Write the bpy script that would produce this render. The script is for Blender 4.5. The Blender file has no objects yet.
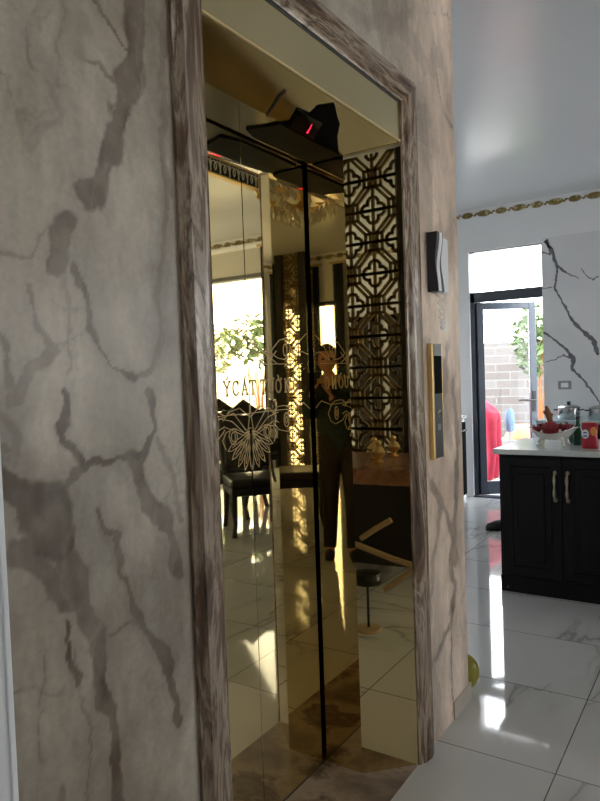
import bpy, bmesh, math, random
import numpy as np
from mathutils import Vector, Matrix, Euler
random.seed(7); np.random.seed(7)
S = bpy.context.scene
COL = S.collection
PI = math.pi

# ------------------------------------------------------------------ colours and materials
def lin(r, g, b):
    f = lambda c: (c/255/12.92) if c/255 <= .04045 else ((c/255+.055)/1.055)**2.4
    return (f(r), f(g), f(b), 1)

def new_mat(name):
    m = bpy.data.materials.new(name); m.use_nodes = True
    nt = m.node_tree; b = nt.nodes['Principled BSDF']
    return m, nt, b

def mat(name, c, rough=.5, metal=0, amt=.12, scale=9, bump=0, spec=.5, stretch=None, coat=0):
    """principled surface whose colour drifts a little with a noise field"""
    m, nt, b = new_mat(name)
    tc = nt.nodes.new('ShaderNodeTexCoord'); mp = nt.nodes.new('ShaderNodeMapping')
    if stretch: mp.inputs['Scale'].default_value = stretch
    nz = nt.nodes.new('ShaderNodeTexNoise'); nz.inputs['Scale'].default_value = scale; nz.inputs['Detail'].default_value = 4
    cr = nt.nodes.new('ShaderNodeValToRGB')
    a, z = 1-amt, 1+amt
    cr.color_ramp.elements[0].color = (c[0]*a, c[1]*a, c[2]*a, 1); cr.color_ramp.elements[0].position = .3
    cr.color_ramp.elements[1].color = (min(1, c[0]*z), min(1, c[1]*z), min(1, c[2]*z), 1); cr.color_ramp.elements[1].position = .7
    L = nt.links.new
    L(tc.outputs['Object'], mp.inputs['Vector']); L(mp.outputs[0], nz.inputs['Vector']); L(nz.outputs[0], cr.inputs[0]); L(cr.outputs[0], b.inputs['Base Color'])
    b.inputs['Roughness'].default_value = rough; b.inputs['Metallic'].default_value = metal
    b.inputs['Specular IOR Level'].default_value = spec; b.inputs['Coat Weight'].default_value = coat
    if bump:
        bp = nt.nodes.new('ShaderNodeBump'); bp.inputs['Strength'].default_value = bump; bp.inputs['Distance'].default_value = .01
        L(nz.outputs[0], bp.inputs['Height']); L(bp.outputs[0], b.inputs['Normal'])
    return m

def glass_mat(name, tint=(1, 1, 1, 1), refl=.12):
    m, nt, b = new_mat(name); nt.nodes.remove(b)
    out = [n for n in nt.nodes if n.type == 'OUTPUT_MATERIAL'][0]
    t = nt.nodes.new('ShaderNodeBsdfTransparent'); t.inputs[0].default_value = tint
    g = nt.nodes.new('ShaderNodeBsdfGlossy'); g.inputs['Roughness'].default_value = .02
    fr = nt.nodes.new('ShaderNodeFresnel'); fr.inputs[0].default_value = 1.45
    mx = nt.nodes.new('ShaderNodeMixShader'); L = nt.links.new
    nz = nt.nodes.new('ShaderNodeTexNoise'); nz.inputs['Scale'].default_value = .7
    bp = nt.nodes.new('ShaderNodeBump'); bp.inputs['Strength'].default_value = .01; L(nz.outputs[0], bp.inputs['Height']); L(bp.outputs[0], g.inputs['Normal'])
    L(fr.outputs[0], mx.inputs[0]); L(t.outputs[0], mx.inputs[1]); L(g.outputs[0], mx.inputs[2]); L(mx.outputs[0], out.inputs[0])
    return m

def gold_mat(name, c, rough, wob=.0, scale=1.5):
    m, nt, b = new_mat(name); L = nt.links.new
    tc = nt.nodes.new('ShaderNodeTexCoord'); nz = nt.nodes.new('ShaderNodeTexNoise'); nz.inputs['Scale'].default_value = scale; nz.inputs['Detail'].default_value = 0
    L(tc.outputs['Object'], nz.inputs['Vector'])
    cr = nt.nodes.new('ShaderNodeValToRGB')
    cr.color_ramp.elements[0].color = (c[0]*.97, c[1]*.96, c[2]*.94, 1); cr.color_ramp.elements[1].color = (c[0], c[1], c[2], 1)
    L(nz.outputs[0], cr.inputs[0]); L(cr.outputs[0], b.inputs['Base Color'])
    b.inputs['Metallic'].default_value = 1; b.inputs['Roughness'].default_value = rough
    if wob:
        bp = nt.nodes.new('ShaderNodeBump'); bp.inputs['Strength'].default_value = wob; bp.inputs['Distance'].default_value = .02
        L(nz.outputs[0], bp.inputs['Height']); L(bp.outputs[0], b.inputs['Normal'])
    return m

M = {}
M['gold'] = gold_mat('gold_mirror_steel', (.76, .62, .34), .015, .006)
M['gold_wavy'] = gold_mat('gold_mirror_header', (.70, .64, .48), .16)
M['gold_fascia'] = gold_mat('gold_fascia', (.74, .62, .36), .18)
M['etch'] = gold_mat('etched_gold', (.66, .54, .32), .8)
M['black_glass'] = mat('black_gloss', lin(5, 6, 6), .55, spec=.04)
M['black_screen'] = mat('black_screen', lin(5, 4, 6), .1)
M['white_plaster'] = mat('white_plaster', lin(232, 233, 234), .7, amt=.015, scale=3)
M['ceiling'] = mat('satin_ceiling', lin(222, 225, 228), .22, amt=.01, scale=1, spec=.45)
M['dark_frame'] = mat('anthracite_aluminium', lin(62, 70, 80), .35, amt=.06, spec=.6)
M['black_wood'] = mat('black_lacquered_wood', lin(6, 6, 7), .42, spec=.22, amt=.2, scale=6, stretch=(1, 1, .15))
M['worktop'] = mat('white_quartz', lin(205, 210, 206), .12, amt=.05, scale=14)
M['steel'] = mat('brushed_steel', lin(190, 190, 188), .25, 1, amt=.06, scale=20, stretch=(1, 1, .1))
M['bronze'] = mat('antique_bronze', lin(176, 166, 138), .3, 1, amt=.2, scale=30)
M['ceramic'] = mat('white_ceramic', lin(225, 222, 214), .15, amt=.03, scale=8)
M['red_fruit'] = mat('dark_red_skin', lin(135, 22, 36), .4, amt=.35, scale=25, bump=.2)
M['root_brown'] = mat('brown_root', lin(140, 85, 40), .7, amt=.3, scale=30, bump=.3)
M['pomelo'] = mat('pomelo_skin', lin(150, 140, 34), .45, amt=.25, scale=10, bump=.15)
M['black_rubber'] = mat('black_leather', lin(12, 12, 13), .45, amt=.2)
M['grey_plastic'] = mat('grey_plastic', lin(150, 152, 150), .4, amt=.04)
M['white_plastic'] = mat('white_plastic', lin(243, 244, 246), .35, amt=.02)
M['dark_plastic'] = mat('charcoal_plastic', lin(40, 43, 48), .4, amt=.08)
M['slate'] = mat('slate_panel', lin(92, 94, 96), .3, .5, amt=.06, scale=6)
M['brass'] = mat('brass_strip', lin(214, 184, 124), .4, 1, amt=.05, scale=12, stretch=(1, 1, .1))
M['glass'] = glass_mat('window_glass')
M['blind'] = mat('roller_fabric', lin(200, 196, 186), .8, amt=.03, scale=60)
M['grey_bar'] = mat('grey_bar', lin(90, 90, 88), .5)
M['curtain'] = mat('dark_green_velvet', lin(34, 46, 40), .75, amt=.2, scale=12, stretch=(1, 1, .05))
M['chair_black'] = mat('black_carved_wood', lin(20, 18, 16), .3, amt=.25, scale=8)
M['chair_pad'] = mat('black_hide_upholstery', lin(30, 28, 25), .35, amt=.15, scale=18)
M['fret_gold'] = mat('gilded_fretwork', lin(128, 106, 62), .45, .4, amt=.15, scale=14)
M['dark_post'] = mat('dark_timber', lin(22, 18, 15), .45, amt=.2, scale=5, stretch=(1, 1, .1))
M['stucco'] = mat('pale_stucco', lin(236, 230, 214), .9, amt=.1, scale=8, bump=.2)
M['leaf'] = mat('leaf_green', lin(78, 98, 50), .6, amt=.4, scale=6)
M['leaf_dark'] = mat('leaf_deep_green', lin(70, 92, 52), .6, amt=.4, scale=6)
M['leaf_pale'] = mat('leaf_pale_green', lin(150, 162, 118), .6, amt=.35, scale=6)
M['terracotta'] = mat('terracotta', lin(170, 95, 60), .8, amt=.1)
M['pale_wood'] = mat('pale_bent_wood', lin(176, 150, 112), .45, amt=.15, scale=5, stretch=(.2, 1, 1))
M['skin'] = mat('skin', lin(190, 140, 112), .5, amt=.06, scale=10)
M['hair'] = mat('black_hair', lin(18, 15, 14), .45, amt=.2, scale=40)
M['teal_cloth'] = mat('teal_cloth', lin(34, 52, 56), .8, amt=.15, scale=20)
M['brown_cloth'] = mat('dark_brown_cloth', lin(40, 33, 28), .8, amt=.15, scale=20)
M['red_cloth'] = mat('red_cloth', lin(150, 22, 48), .8, amt=.2, scale=10)
M['orange_cloth'] = mat('orange_cloth', lin(150, 46, 30), .8, amt=.15, scale=20)
M['blue_cloth'] = mat('blue_cloth', lin(96, 124, 150), .8, amt=.15, scale=10)

# ------------------------------------------------------------------ mesh builder
class MB:
    def __init__(s): s.v = []; s.f = []; s.sm = []
    def add(s, vs, fs, smooth=False):
        o = len(s.v); s.v += [tuple(v) for v in vs]
        for f in fs: s.f.append([i+o for i in f]); s.sm.append(smooth)
        return s
    def box(s, a, b, rz=0, piv=None):
        x0, y0, z0 = a; x1, y1, z1 = b
        vs = [(x0, y0, z0), (x1, y0, z0), (x1, y1, z0), (x0, y1, z0), (x0, y0, z1), (x1, y0, z1), (x1, y1, z1), (x0, y1, z1)]
        if rz:
            px, py = piv or ((x0+x1)/2, (y0+y1)/2); c, t = math.cos(rz), math.sin(rz)
            vs = [(px+(x-px)*c-(y-py)*t, py+(x-px)*t+(y-py)*c, z) for x, y, z in vs]
        return s.add(vs, [(0, 3, 2, 1), (4, 5, 6, 7), (0, 1, 5, 4), (1, 2, 6, 5), (2, 3, 7, 6), (3, 0, 4, 7)])
    def rbox(s, a, b, r=.01, n=2):
        """box with rounded edges"""
        bm = bmesh.new(); bmesh.ops.create_cube(bm, size=1)
        for v in bm.verts: v.co = Vector([(a[i]+b[i])/2 + v.co[i]*(b[i]-a[i]) for i in range(3)])
        bmesh.ops.bevel(bm, geom=bm.edges[:], offset=r, segments=n, profile=.5, affect='EDGES')
        bm.verts.index_update(); s.add([v.co[:] for v in bm.verts], [[v.index for v in f.verts] for f in bm.faces], False); bm.free(); return s
    def prism(s, poly, axis, lo, hi, smooth=False):
        """polygon in the two other axes extruded along axis"""
        n = len(poly)
        def P(p, t):
            return {'x': (t, p[0], p[1]), 'y': (p[0], t, p[1]), 'z': (p[0], p[1], t)}[axis]
        vs = [P(p, lo) for p in poly]+[P(p, hi) for p in poly]
        fs = [list(range(n)), list(range(2*n-1, n-1, -1))]+[(i, i+n, (i+1) % n+n, (i+1) % n) for i in range(n)]
        o = len(s.v); s.v += vs
        for k, f in enumerate(fs): s.f.append([i+o for i in f]); s.sm.append(smooth and k > 1)
        return s
    def tube(s, pts, r, n=8, closed=False, flat=None):
        pts = [Vector(p) for p in pts]; m = len(pts)
        rs = r if isinstance(r, (list, tuple)) else [r]*m
        up = None; rings = []
        for i, p in enumerate(pts):
            if closed: t = pts[(i+1) % m]-pts[i-1]
            else: t = pts[min(i+1, m-1)]-pts[max(i-1, 0)]
            t = t.normalized() if t.length > 1e-9 else Vector((0, 0, 1))
            if up is None: up = t.orthogonal().normalized()
            up = (up-t*up.dot(t)); up = up.normalized() if up.length > 1e-6 else t.orthogonal().normalized()
            sd = t.cross(up)
            rings.append([p+(up*math.cos(2*PI*k/n)+sd*math.sin(2*PI*k/n))*rs[i] for k in range(n)])
        vs = [v for R in rings for v in R]; fs = []
        for i in range(m if closed else m-1):
            j = (i+1) % m
            for k in range(n): fs.append((i*n+k, i*n+(k+1) % n, j*n+(k+1) % n, j*n+k))
        if not closed: fs += [list(range(n-1, -1, -1)), list(range((m-1)*n, m*n))]
        return s.add(vs, fs, True)
    def lathe(s, prof, c=(0, 0, 0), n=24, sq=(1, 1)):
        vs = []; m = len(prof)
        for r, z in prof:
            for k in range(n): a = 2*PI*k/n; vs.append((c[0]+r*math.cos(a)*sq[0], c[1]+r*math.sin(a)*sq[1], c[2]+z))
        fs = [(i*n+k, i*n+(k+1) % n, (i+1)*n+(k+1) % n, (i+1)*n+k) for i in range(m-1) for k in range(n)]
        if prof[0][0] > 1e-6: fs.append(list(range(n-1, -1, -1)))
        if prof[-1][0] > 1e-6: fs.append(list(range((m-1)*n, m*n)))
        return s.add(vs, fs, True)
    def ball(s, c, r, n=16, m=10):
        rx, ry, rz = r if isinstance(r, (list, tuple)) else (r, r, r)
        vs = [(c[0], c[1], c[2]-rz)]
        for i in range(1, m):
            t = PI*i/m
            for k in range(n): a = 2*PI*k/n; vs.append((c[0]+rx*math.sin(t)*math.cos(a), c[1]+ry*math.sin(t)*math.sin(a), c[2]-rz*math.cos(t)))
        vs.append((c[0], c[1], c[2]+rz)); fs = []
        for k in range(n): fs.append((0, 1+(k+1) % n, 1+k))
        for i in range(m-2):
            for k in range(n): a = 1+i*n; fs.append((a+k, a+(k+1) % n, a+n+(k+1) % n, a+n+k))
        a = 1+(m-2)*n
        for k in range(n): fs.append((a+k, a+(k+1) % n, len(vs)-1))
        return s.add(vs, fs, True)
    def bar(s, a, b, w, d, nrm):
        """rectangular bar from a to b, w wide in the plane, d deep along nrm"""
        a, b, nrm = Vector(a), Vector(b), Vector(nrm).normalized(); t = (b-a).normalized(); sd = t.cross(nrm)*w/2; e = nrm*d/2
        a = a-t*w*.3; b = b+t*w*.3
        vs = [a-sd-e, a+sd-e, a+sd+e, a-sd+e, b-sd-e, b+sd-e, b+sd+e, b-sd+e]
        return s.add(vs, [(0, 3, 2, 1), (4, 5, 6, 7), (0, 1, 5, 4), (1, 2, 6, 5), (2, 3, 7, 6), (3, 0, 4, 7)])
    def poly(s, pts, w, d, nrm, closed=False):
        n = len(pts)
        for i in range(n if closed else n-1): s.bar(pts[i], pts[(i+1) % n], w, d, nrm)
        return s
    def build(s, name, m, parent=None, recalc=True):
        me = bpy.data.meshes.new(name); me.from_pydata(s.v, [], s.f)
        me.polygons.foreach_set('use_smooth', s.sm)
        if recalc:
            bm = bmesh.new(); bm.from_mesh(me); bmesh.ops.recalc_face_normals(bm, faces=bm.faces[:]); bm.to_mesh(me); bm.free()
        if any(s.sm): me.set_sharp_from_angle(angle=.75)
        me.materials.append(m if not isinstance(m, str) else M[m]); me.update()
        o = bpy.data.objects.new(name, me); COL.objects.link(o)
        if parent: o.parent = parent
        return o

def tag(o, label=None, cat=None, group=None, kind=None):
    if label: o['label'] = label
    if cat: o['category'] = cat
    if group: o['group'] = group
    if kind: o['kind'] = kind
    return o
def thing(name, label, cat, loc=(0, 0, 0), rz=0, group=None):
    o = bpy.data.objects.new(name, None); COL.objects.link(o); o.location = loc; o.rotation_euler = (0, 0, rz); o.empty_display_size = .1
    return tag(o, label, cat, group)
def struct(name, mb, m, label=None):
    o = mb.build(name, m); o['kind'] = 'structure'
    if label: o['label'] = label
    return o
def copy_tree(o, parent=None):
    c = o.copy(); COL.objects.link(c)
    if parent: c.parent = parent
    for ch in [k for k in o.children]: copy_tree(ch, c)
    return c
def arc(cx, cz, r, a0, a1, n=12, rz=None):
    rz = r if rz is None else rz
    return [(cx+r*math.cos(a0+(a1-a0)*i/n), cz+rz*math.sin(a0+(a1-a0)*i/n)) for i in range(n+1)]

# ------------------------------------------------------------------ key dimensions (metres): x along the elevator wall, y into it
WY, DY, ZC = .9365, 1.2316, 3.06      # wall face, door face, ceiling
XC = 1.605                            # centre seam of the doors
SKY, EXPO = 10, .45
IND_REFL_POLY = [(1.603, .150), (1.625, .132), (1.598, .083), (1.656, .078), (1.65, .045), (1.69, .012), (1.75, .040), (1.785, .053), (1.839, .096), (1.936, .150)]
IND_SCREEN = [(1.6, .0844), (1.725, .0796), (1.773, .146), (1.644, .148)]
IND_DIGIT = [((1.695, .1007), (1.703, .1107), .0010), ((1.703, .1107), (1.714, .128), .0014), ((1.7145, .1285), (1.716, .1325), .0034)]
REFL_RETURN = [(1.573, 1.183), (1.593, 1.132), (1.60, 1.082), (1.94, 1.082), (1.955, 1.12), (1.955, 1.205), (1.817, 1.207), (1.645, 1.207)]
IND_STUDS = []
IND_CURVE = [(1.499, .0541), (1.503, .0836), (1.523, .1238), (1.535, .150)]
VEINS_KITCHEN = [([(1.565, 2.638), (1.503, 2.515), (1.459, 2.378), (1.367, 2.286), (1.23, 2.216)], [.05, .035, .03, .015, .005]),
 ([(1.459, 2.378), (1.461, 2.263), (1.485, 2.167), (1.448, 2.082), (1.373, 1.927), (1.313, 1.808), (1.224, 1.705), (1.135, 1.619), (1.078, 1.439)], [.02, .02, .018, .022, .024, .03, .035, .05, .03]),
 ([(1.599, 2.527), (1.488, 2.48)], [.012, .02]), ([(1.597, 2.162), (1.485, 2.161)], [.008, .012]),
 ([(1.599, 1.729), (1.488, 1.639), (1.38, 1.534), (1.32, 1.433), (1.337, 1.352), (1.247, 1.251), (1.143, 1.102), (1.085, 1.005)], [.02, .02, .025, .045, .03, .02, .018, .018]),
 ([(1.595, 1.418), (1.508, 1.441), (1.412, 1.486), (1.351, 1.451)], [.006, .01, .012, .02]),
 ([(1.14, 2.196), (1.065, 2.236)], [.01, .012]), ([(1.228, 2.318), (1.184, 2.233), (1.096, 2.192)], [.006, .01, .008]),
 ([(1.565, 2.638), (1.53, 2.56), (1.50, 2.56)], [.01, .03, .006])]
VEINS = [
  ([(0.909, 2.138), (0.911, 2.038), (0.899, 1.969), (0.89, 1.902), (0.853, 1.8), (0.815, 1.729), (0.793, 1.689)], 0.0458, 0.8),
  ([(0.895, 1.976), (0.918, 1.948), (0.883, 1.863)], 0.0327, 0.5),
  ([(0.818, 2.043), (0.849, 2.004), (0.883, 1.981), (0.895, 1.973)], 0.0091, 0.7),
  ([(0.79, 1.938), (0.833, 1.927), (0.879, 1.907), (0.915, 1.887)], 0.0057, 0.6),
  ([(0.729, 1.636), (0.713, 1.592), (0.698, 1.559)], 0.0414, 0.75),
  ([(0.742, 1.571), (0.76, 1.521), (0.767, 1.47), (0.808, 1.418), (0.841, 1.389), (0.869, 1.37)], 0.0133, 0.8),
  ([(0.98, 1.833), (0.972, 1.734), (0.957, 1.634), (0.933, 1.534), (0.946, 1.448), (0.911, 1.399), (0.869, 1.37)], 0.0146, 0.55),
  ([(1.012, 2.177), (0.982, 2.009), (0.985, 1.913), (0.987, 1.756)], 0.0223, 0.45),
  ([(0.656, 1.529), (0.665, 1.467), (0.687, 1.443), (0.655, 1.395), (0.632, 1.356)], 0.018, 0.55),
  ([(0.721, 1.548), (0.722, 1.469), (0.72, 1.402)], 0.0063, 0.4),
  ([(0.685, 1.508), (0.755, 1.507)], 0.0052, 0.35),
  ([(0.677, 1.459), (0.756, 1.456)], 0.0052, 0.35),
  ([(0.604, 1.464), (0.615, 1.419), (0.621, 1.356)], 0.0135, 0.5),
  ([(0.71, 1.36), (0.724, 1.267), (0.738, 1.214), (0.781, 1.225), (0.821, 1.238), (0.889, 1.244), (0.918, 1.283), (0.909, 1.351)], 0.0157, 0.85),
  ([(0.738, 1.214), (0.708, 1.198), (0.695, 1.178), (0.659, 1.209)], 0.0145, 0.7),
  ([(0.597, 1.35), (0.628, 1.293), (0.608, 1.249)], 0.0193, 0.4),
  ([(0.559, 1.241), (0.609, 1.205), (0.666, 1.159), (0.682, 1.115)], 0.0905, 0.9),
  ([(0.617, 1.106), (0.669, 1.052), (0.716, 1.013), (0.694, 1.087)], 0.045, 0.7),
  ([(0.682, 1.115), (0.718, 1.055), (0.735, 0.989), (0.768, 0.925)], 0.0469, 0.65),
  ([(0.773, 0.924), (0.763, 0.838), (0.788, 0.754), (0.793, 0.641), (0.791, 0.567)], 0.0291, 0.8),
  ([(0.692, 0.986), (0.701, 0.924), (0.718, 0.874)], 0.0126, 0.9),
  ([(0.711, 0.929), (0.724, 0.837), (0.737, 0.76), (0.735, 0.655)], 0.0064, 0.5),
  ([(0.766, 1.157), (0.786, 1.121), (0.812, 1.084), (0.821, 1.036), (0.842, 0.984), (0.87, 0.923), (0.906, 0.856), (0.933, 0.766), (0.957, 0.69)], 0.0164, 0.8),
  ([(0.766, 1.157), (0.817, 1.055), (0.833, 0.996)], 0.027, 0.4),
  ([(0.863, 0.926), (0.804, 0.921), (0.772, 0.92)], 0.0091, 0.6),
  ([(0.866, 1.232), (0.887, 1.162), (0.927, 1.116), (0.953, 1.097), (0.975, 0.991)], 0.0365, 0.75),
  ([(0.93, 1.263), (0.95, 1.231), (0.971, 1.198), (0.993, 1.093)], 0.0149, 0.5),
  ([(0.636, 0.957), (0.638, 0.907), (0.626, 0.847), (0.638, 0.776)], 0.004, 0.5),
  ([(0.61, 1.579), (0.663, 1.597), (0.702, 1.628)], 0.0059, 0.45),
  ([(0.686, 2.009), (0.69, 1.948), (0.682, 1.874)], 0.005, 0.45),
  ([(0.748, 2.021), (0.748, 1.955), (0.726, 1.857), (0.755, 1.871)], 0.0052, 0.35),
  ([(0.705, 1.858), (0.732, 1.818), (0.672, 1.753)], 0.0204, 0.25),
  ([(2.314, 2.306), (2.307, 2.071), (2.303, 1.891)], 0.1228, 0.35),
  ([(2.274, 1.472), (2.264, 1.201), (2.233, 1.023)], 0.0753, 0.4),
  ([(2.233, 1.023), (2.34, 0.917), (2.388, 0.871), (2.486, 0.746), (2.532, 0.615)], 0.0397, 0.6),
  ([(2.54, 1.339), (2.591, 1.095), (2.552, 0.881), (2.518, 0.727), (2.477, 0.629), (2.5, 0.486), (2.459, 0.376), (2.307, 0.314), (2.21, 0.314)], 0.0406, 0.65),
  ([(2.483, 1.457), (2.427, 1.265), (2.498, 1.065)], 0.0707, 0.4),
  ([(2.388, 0.871), (2.294, 0.679), (2.25, 0.469)], 0.029, 0.45),
  ([(2.474, 0.427), (2.449, 0.244), (2.456, 0.033)], 0.0143, 0.9),
  ([(2.268, 0.314), (2.296, 0.151), (2.275, 0.009)], 0.0675, 0.4),
  ([(2.453, 2.498), (2.487, 2.397), (2.614, 2.346)], 0.0141, 0.5),
  ([(2.092, 2.551), (2.259, 2.551), (2.345, 2.478), (2.5, 2.571)], 0.0842, 0.25),
  ([(1.715, 2.449), (1.87, 2.458), (2.051, 2.518), (2.221, 2.639)], 0.0496, 0.3),
]
# ------------------------------------------------------------------ marble: veins are part of the stone, baked per vertex
def vnoise(x, z, seed):
    rs = np.random.RandomState(seed); T = rs.rand(64, 64)
    xi = np.floor(x).astype(int); zi = np.floor(z).astype(int); fx = x-xi; fz = z-zi
    fx = fx*fx*(3-2*fx); fz = fz*fz*(3-2*fz); g = lambda a, b: T[a % 64, b % 64]
    return (g(xi, zi)*(1-fx)+g(xi+1, zi)*fx)*(1-fz)+(g(xi, zi+1)*(1-fx)+g(xi+1, zi+1)*fx)*fz
def fbm(x, z, seed, o=5):
    t = 0; a = .5
    for k in range(o): t = t+a*vnoise(x*2**k, z*2**k, seed+k); a *= .5
    return t
def marble(X, Z):
    wx = X+.035*(fbm(X*6, Z*6, 11)-.5)+.045*(fbm(X*17, Z*17, 12, 5)-.5)
    wz = Z+.05*(fbm(X*6, Z*6, 21)-.5)+.05*(fbm(X*17, Z*17, 22, 5)-.5)
    pale = np.array(lin(190, 180, 166)[:3]); mid = np.array(lin(160, 149, 134)[:3]); dark = np.array(lin(78, 61, 48)[:3])
    t = np.clip((fbm(X*3.2+9, Z*2.2, 31)-.30)*2.4, 0, 1)[:, None]
    c = mid*(1-t)+pale*t
    fine = (fbm(X*60, Z*22, 41, 4)-.47)[:, None]; c = c*(1+.34*fine)
    cl = (fbm(wx*7+2, wz*4.5, 131, 6)-.48)[:, None]; c = c*(1+.75*cl)
    br_ = np.clip((fbm(wx*5+7, wz*3.2+1, 151, 6)-.56)*9, 0, 1)[:, None]*.28; c = c*(1-br_)+dark*1.7*br_
    st = (fbm(wx*22, wz*3.5+4, 141, 5)-.48)[:, None]; c = c*(1+.35*st)
    # brighter, pinker light on the right-hand slab, multiplied into the stone colour
    rt = np.clip(np.where(Z > 2.2, (X-2.0)/.5, (X-2.2)/.02), 0, 1)[:, None]; c = c*(1-rt)+c*np.array([1.88, 1.72, 1.68])*rt
    amt = np.zeros(len(X)); NZ = fbm(X*16, Z*16, 51, 5); NZ2 = fbm(X*26, Z*20, 55, 4)
    for pts, w, s in VEINS:
        d = np.full(len(X), 9.)
        for (ax, az), (bx, bz) in zip(pts[:-1], pts[1:]):
            dx, dz = bx-ax, bz-az; q = np.clip(((wx-ax)*dx+(wz-az)*dz)/(dx*dx+dz*dz+1e-9), 0, 1)
            d = np.minimum(d, np.hypot(wx-ax-q*dx, wz-az-q*dz))
        h = w*.5*(.0+2.0*NZ)
        soft = np.maximum(.0016, h*.32)
        core = np.clip((h-d)/soft+.5, 0, 1)*s*(.55+.7*NZ2)
        halo = np.exp(-(d/(w*1.3+.006))**2)*s*.28
        amt = np.maximum(amt, np.maximum(core, halo))
    # hair veins of the stone
    r = np.abs(fbm(X*2.6+3, Z*1.9+5, 61, 5)-.48); hair = np.clip(1-r/.006, 0, 1)*.45*np.clip((fbm(X*2, Z*2, 71, 2)-.3)*4, 0, 1)
    for sd, fx_, fz_, wd, st in ((101, 4.5, 3.5, .010, .35), (111, 8, 5, .012, .25), (121, 2.2, 1.2, .02, .22)):
        q = np.abs(fbm(X*fx_+sd, Z*fz_, sd, 6)-.5); hair = np.maximum(hair, np.clip(1-q/wd, 0, 1)*st*np.clip((fbm(X*3, Z*3, sd+5, 3)-.42)*6, 0, 1))
    r2 = np.abs(fbm(X*3.6+13, Z*1.5+2, 81, 5)-.5); pale_v = np.clip(1-r2/.012, 0, 1)*.10
    amt = np.maximum(amt, hair)[:, None]
    tex = (.8+.5*fbm(X*30, Z*30, 91, 4))[:, None]
    c = c*(1-amt)+dark*tex*amt
    c = c*(1-pale_v[:, None])+np.array(lin(205, 196, 184)[:3])*pale_v[:, None]
    return np.clip(c, 0, 1)
def marble_mat(name):
    m, nt, b = new_mat(name); L = nt.links.new
    at = nt.nodes.new('ShaderNodeVertexColor'); at.layer_name = 'stone'
    tc = nt.nodes.new('ShaderNodeTexCoord'); nz = nt.nodes.new('ShaderNodeTexNoise'); nz.inputs['Scale'].default_value = 90; nz.inputs['Detail'].default_value = 5
    mx = nt.nodes.new('ShaderNodeMix'); mx.data_type = 'RGBA'; mx.blend_type = 'OVERLAY'; mx.inputs[0].default_value = .18
    L(tc.outputs['Object'], nz.inputs['Vector']); L(at.outputs[0], mx.inputs[6]); L(nz.outputs[0], mx.inputs[7]); L(mx.outputs[2], b.inputs['Base Color'])
    b.inputs['Roughness'].default_value = .34; b.inputs['Specular IOR Level'].default_value = .3
    return m
M['marble'] = marble_mat('brown_veined_marble')
def slab(name, x0, x1, z0, z1, step, y=WY, t=.02, extra=None):
    """stone slab whose face carries the veins; extra(x) bulges the face towards the room"""
    nx = max(2, int((x1-x0)/step)+1); nz = max(2, int((z1-z0)/step)+1)
    xs = np.linspace(x0, x1, nx); zs = np.linspace(z0, z1, nz); X, Z = np.meshgrid(xs, zs); X = X.ravel(); Z = Z.ravel()
    v = np.stack([X, np.full_like(X, y), Z], 1)
    i = np.arange((nz-1)*(nx-1)); r, c = i//(nx-1), i % (nx-1); a = r*nx+c
    F = np.stack([a, a+1, a+nx+1, a+nx], 1)
    nv = len(v)
    back = np.array([(x0, y+t, z0), (x1, y+t, z0), (x1, y+t, z1), (x0, y+t, z1), (x0, y, z0), (x1, y, z0), (x1, y, z1), (x0, y, z1)])
    v = np.vstack([v, back]); B = [[nv+1, nv, nv+3, nv+2], [nv, nv+1, nv+5, nv+4], [nv+1, nv+2, nv+6, nv+5], [nv+2, nv+3, nv+7, nv+6], [nv+3, nv, nv+4, nv+7]]
    me = bpy.data.meshes.new(name); me.from_pydata(v.tolist(), [], F.tolist()+B)
    col = np.ones((len(v), 4)); col[:, :3] = marble(v[:, 0], v[:, 2])
    at = me.color_attributes.new('stone', 'FLOAT_COLOR', 'POINT'); at.data.foreach_set('color', col.ravel())
    me.materials.append(M['marble']); o = bpy.data.objects.new(name, me); COL.objects.link(o); o['kind'] = 'structure'
    return o

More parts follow.
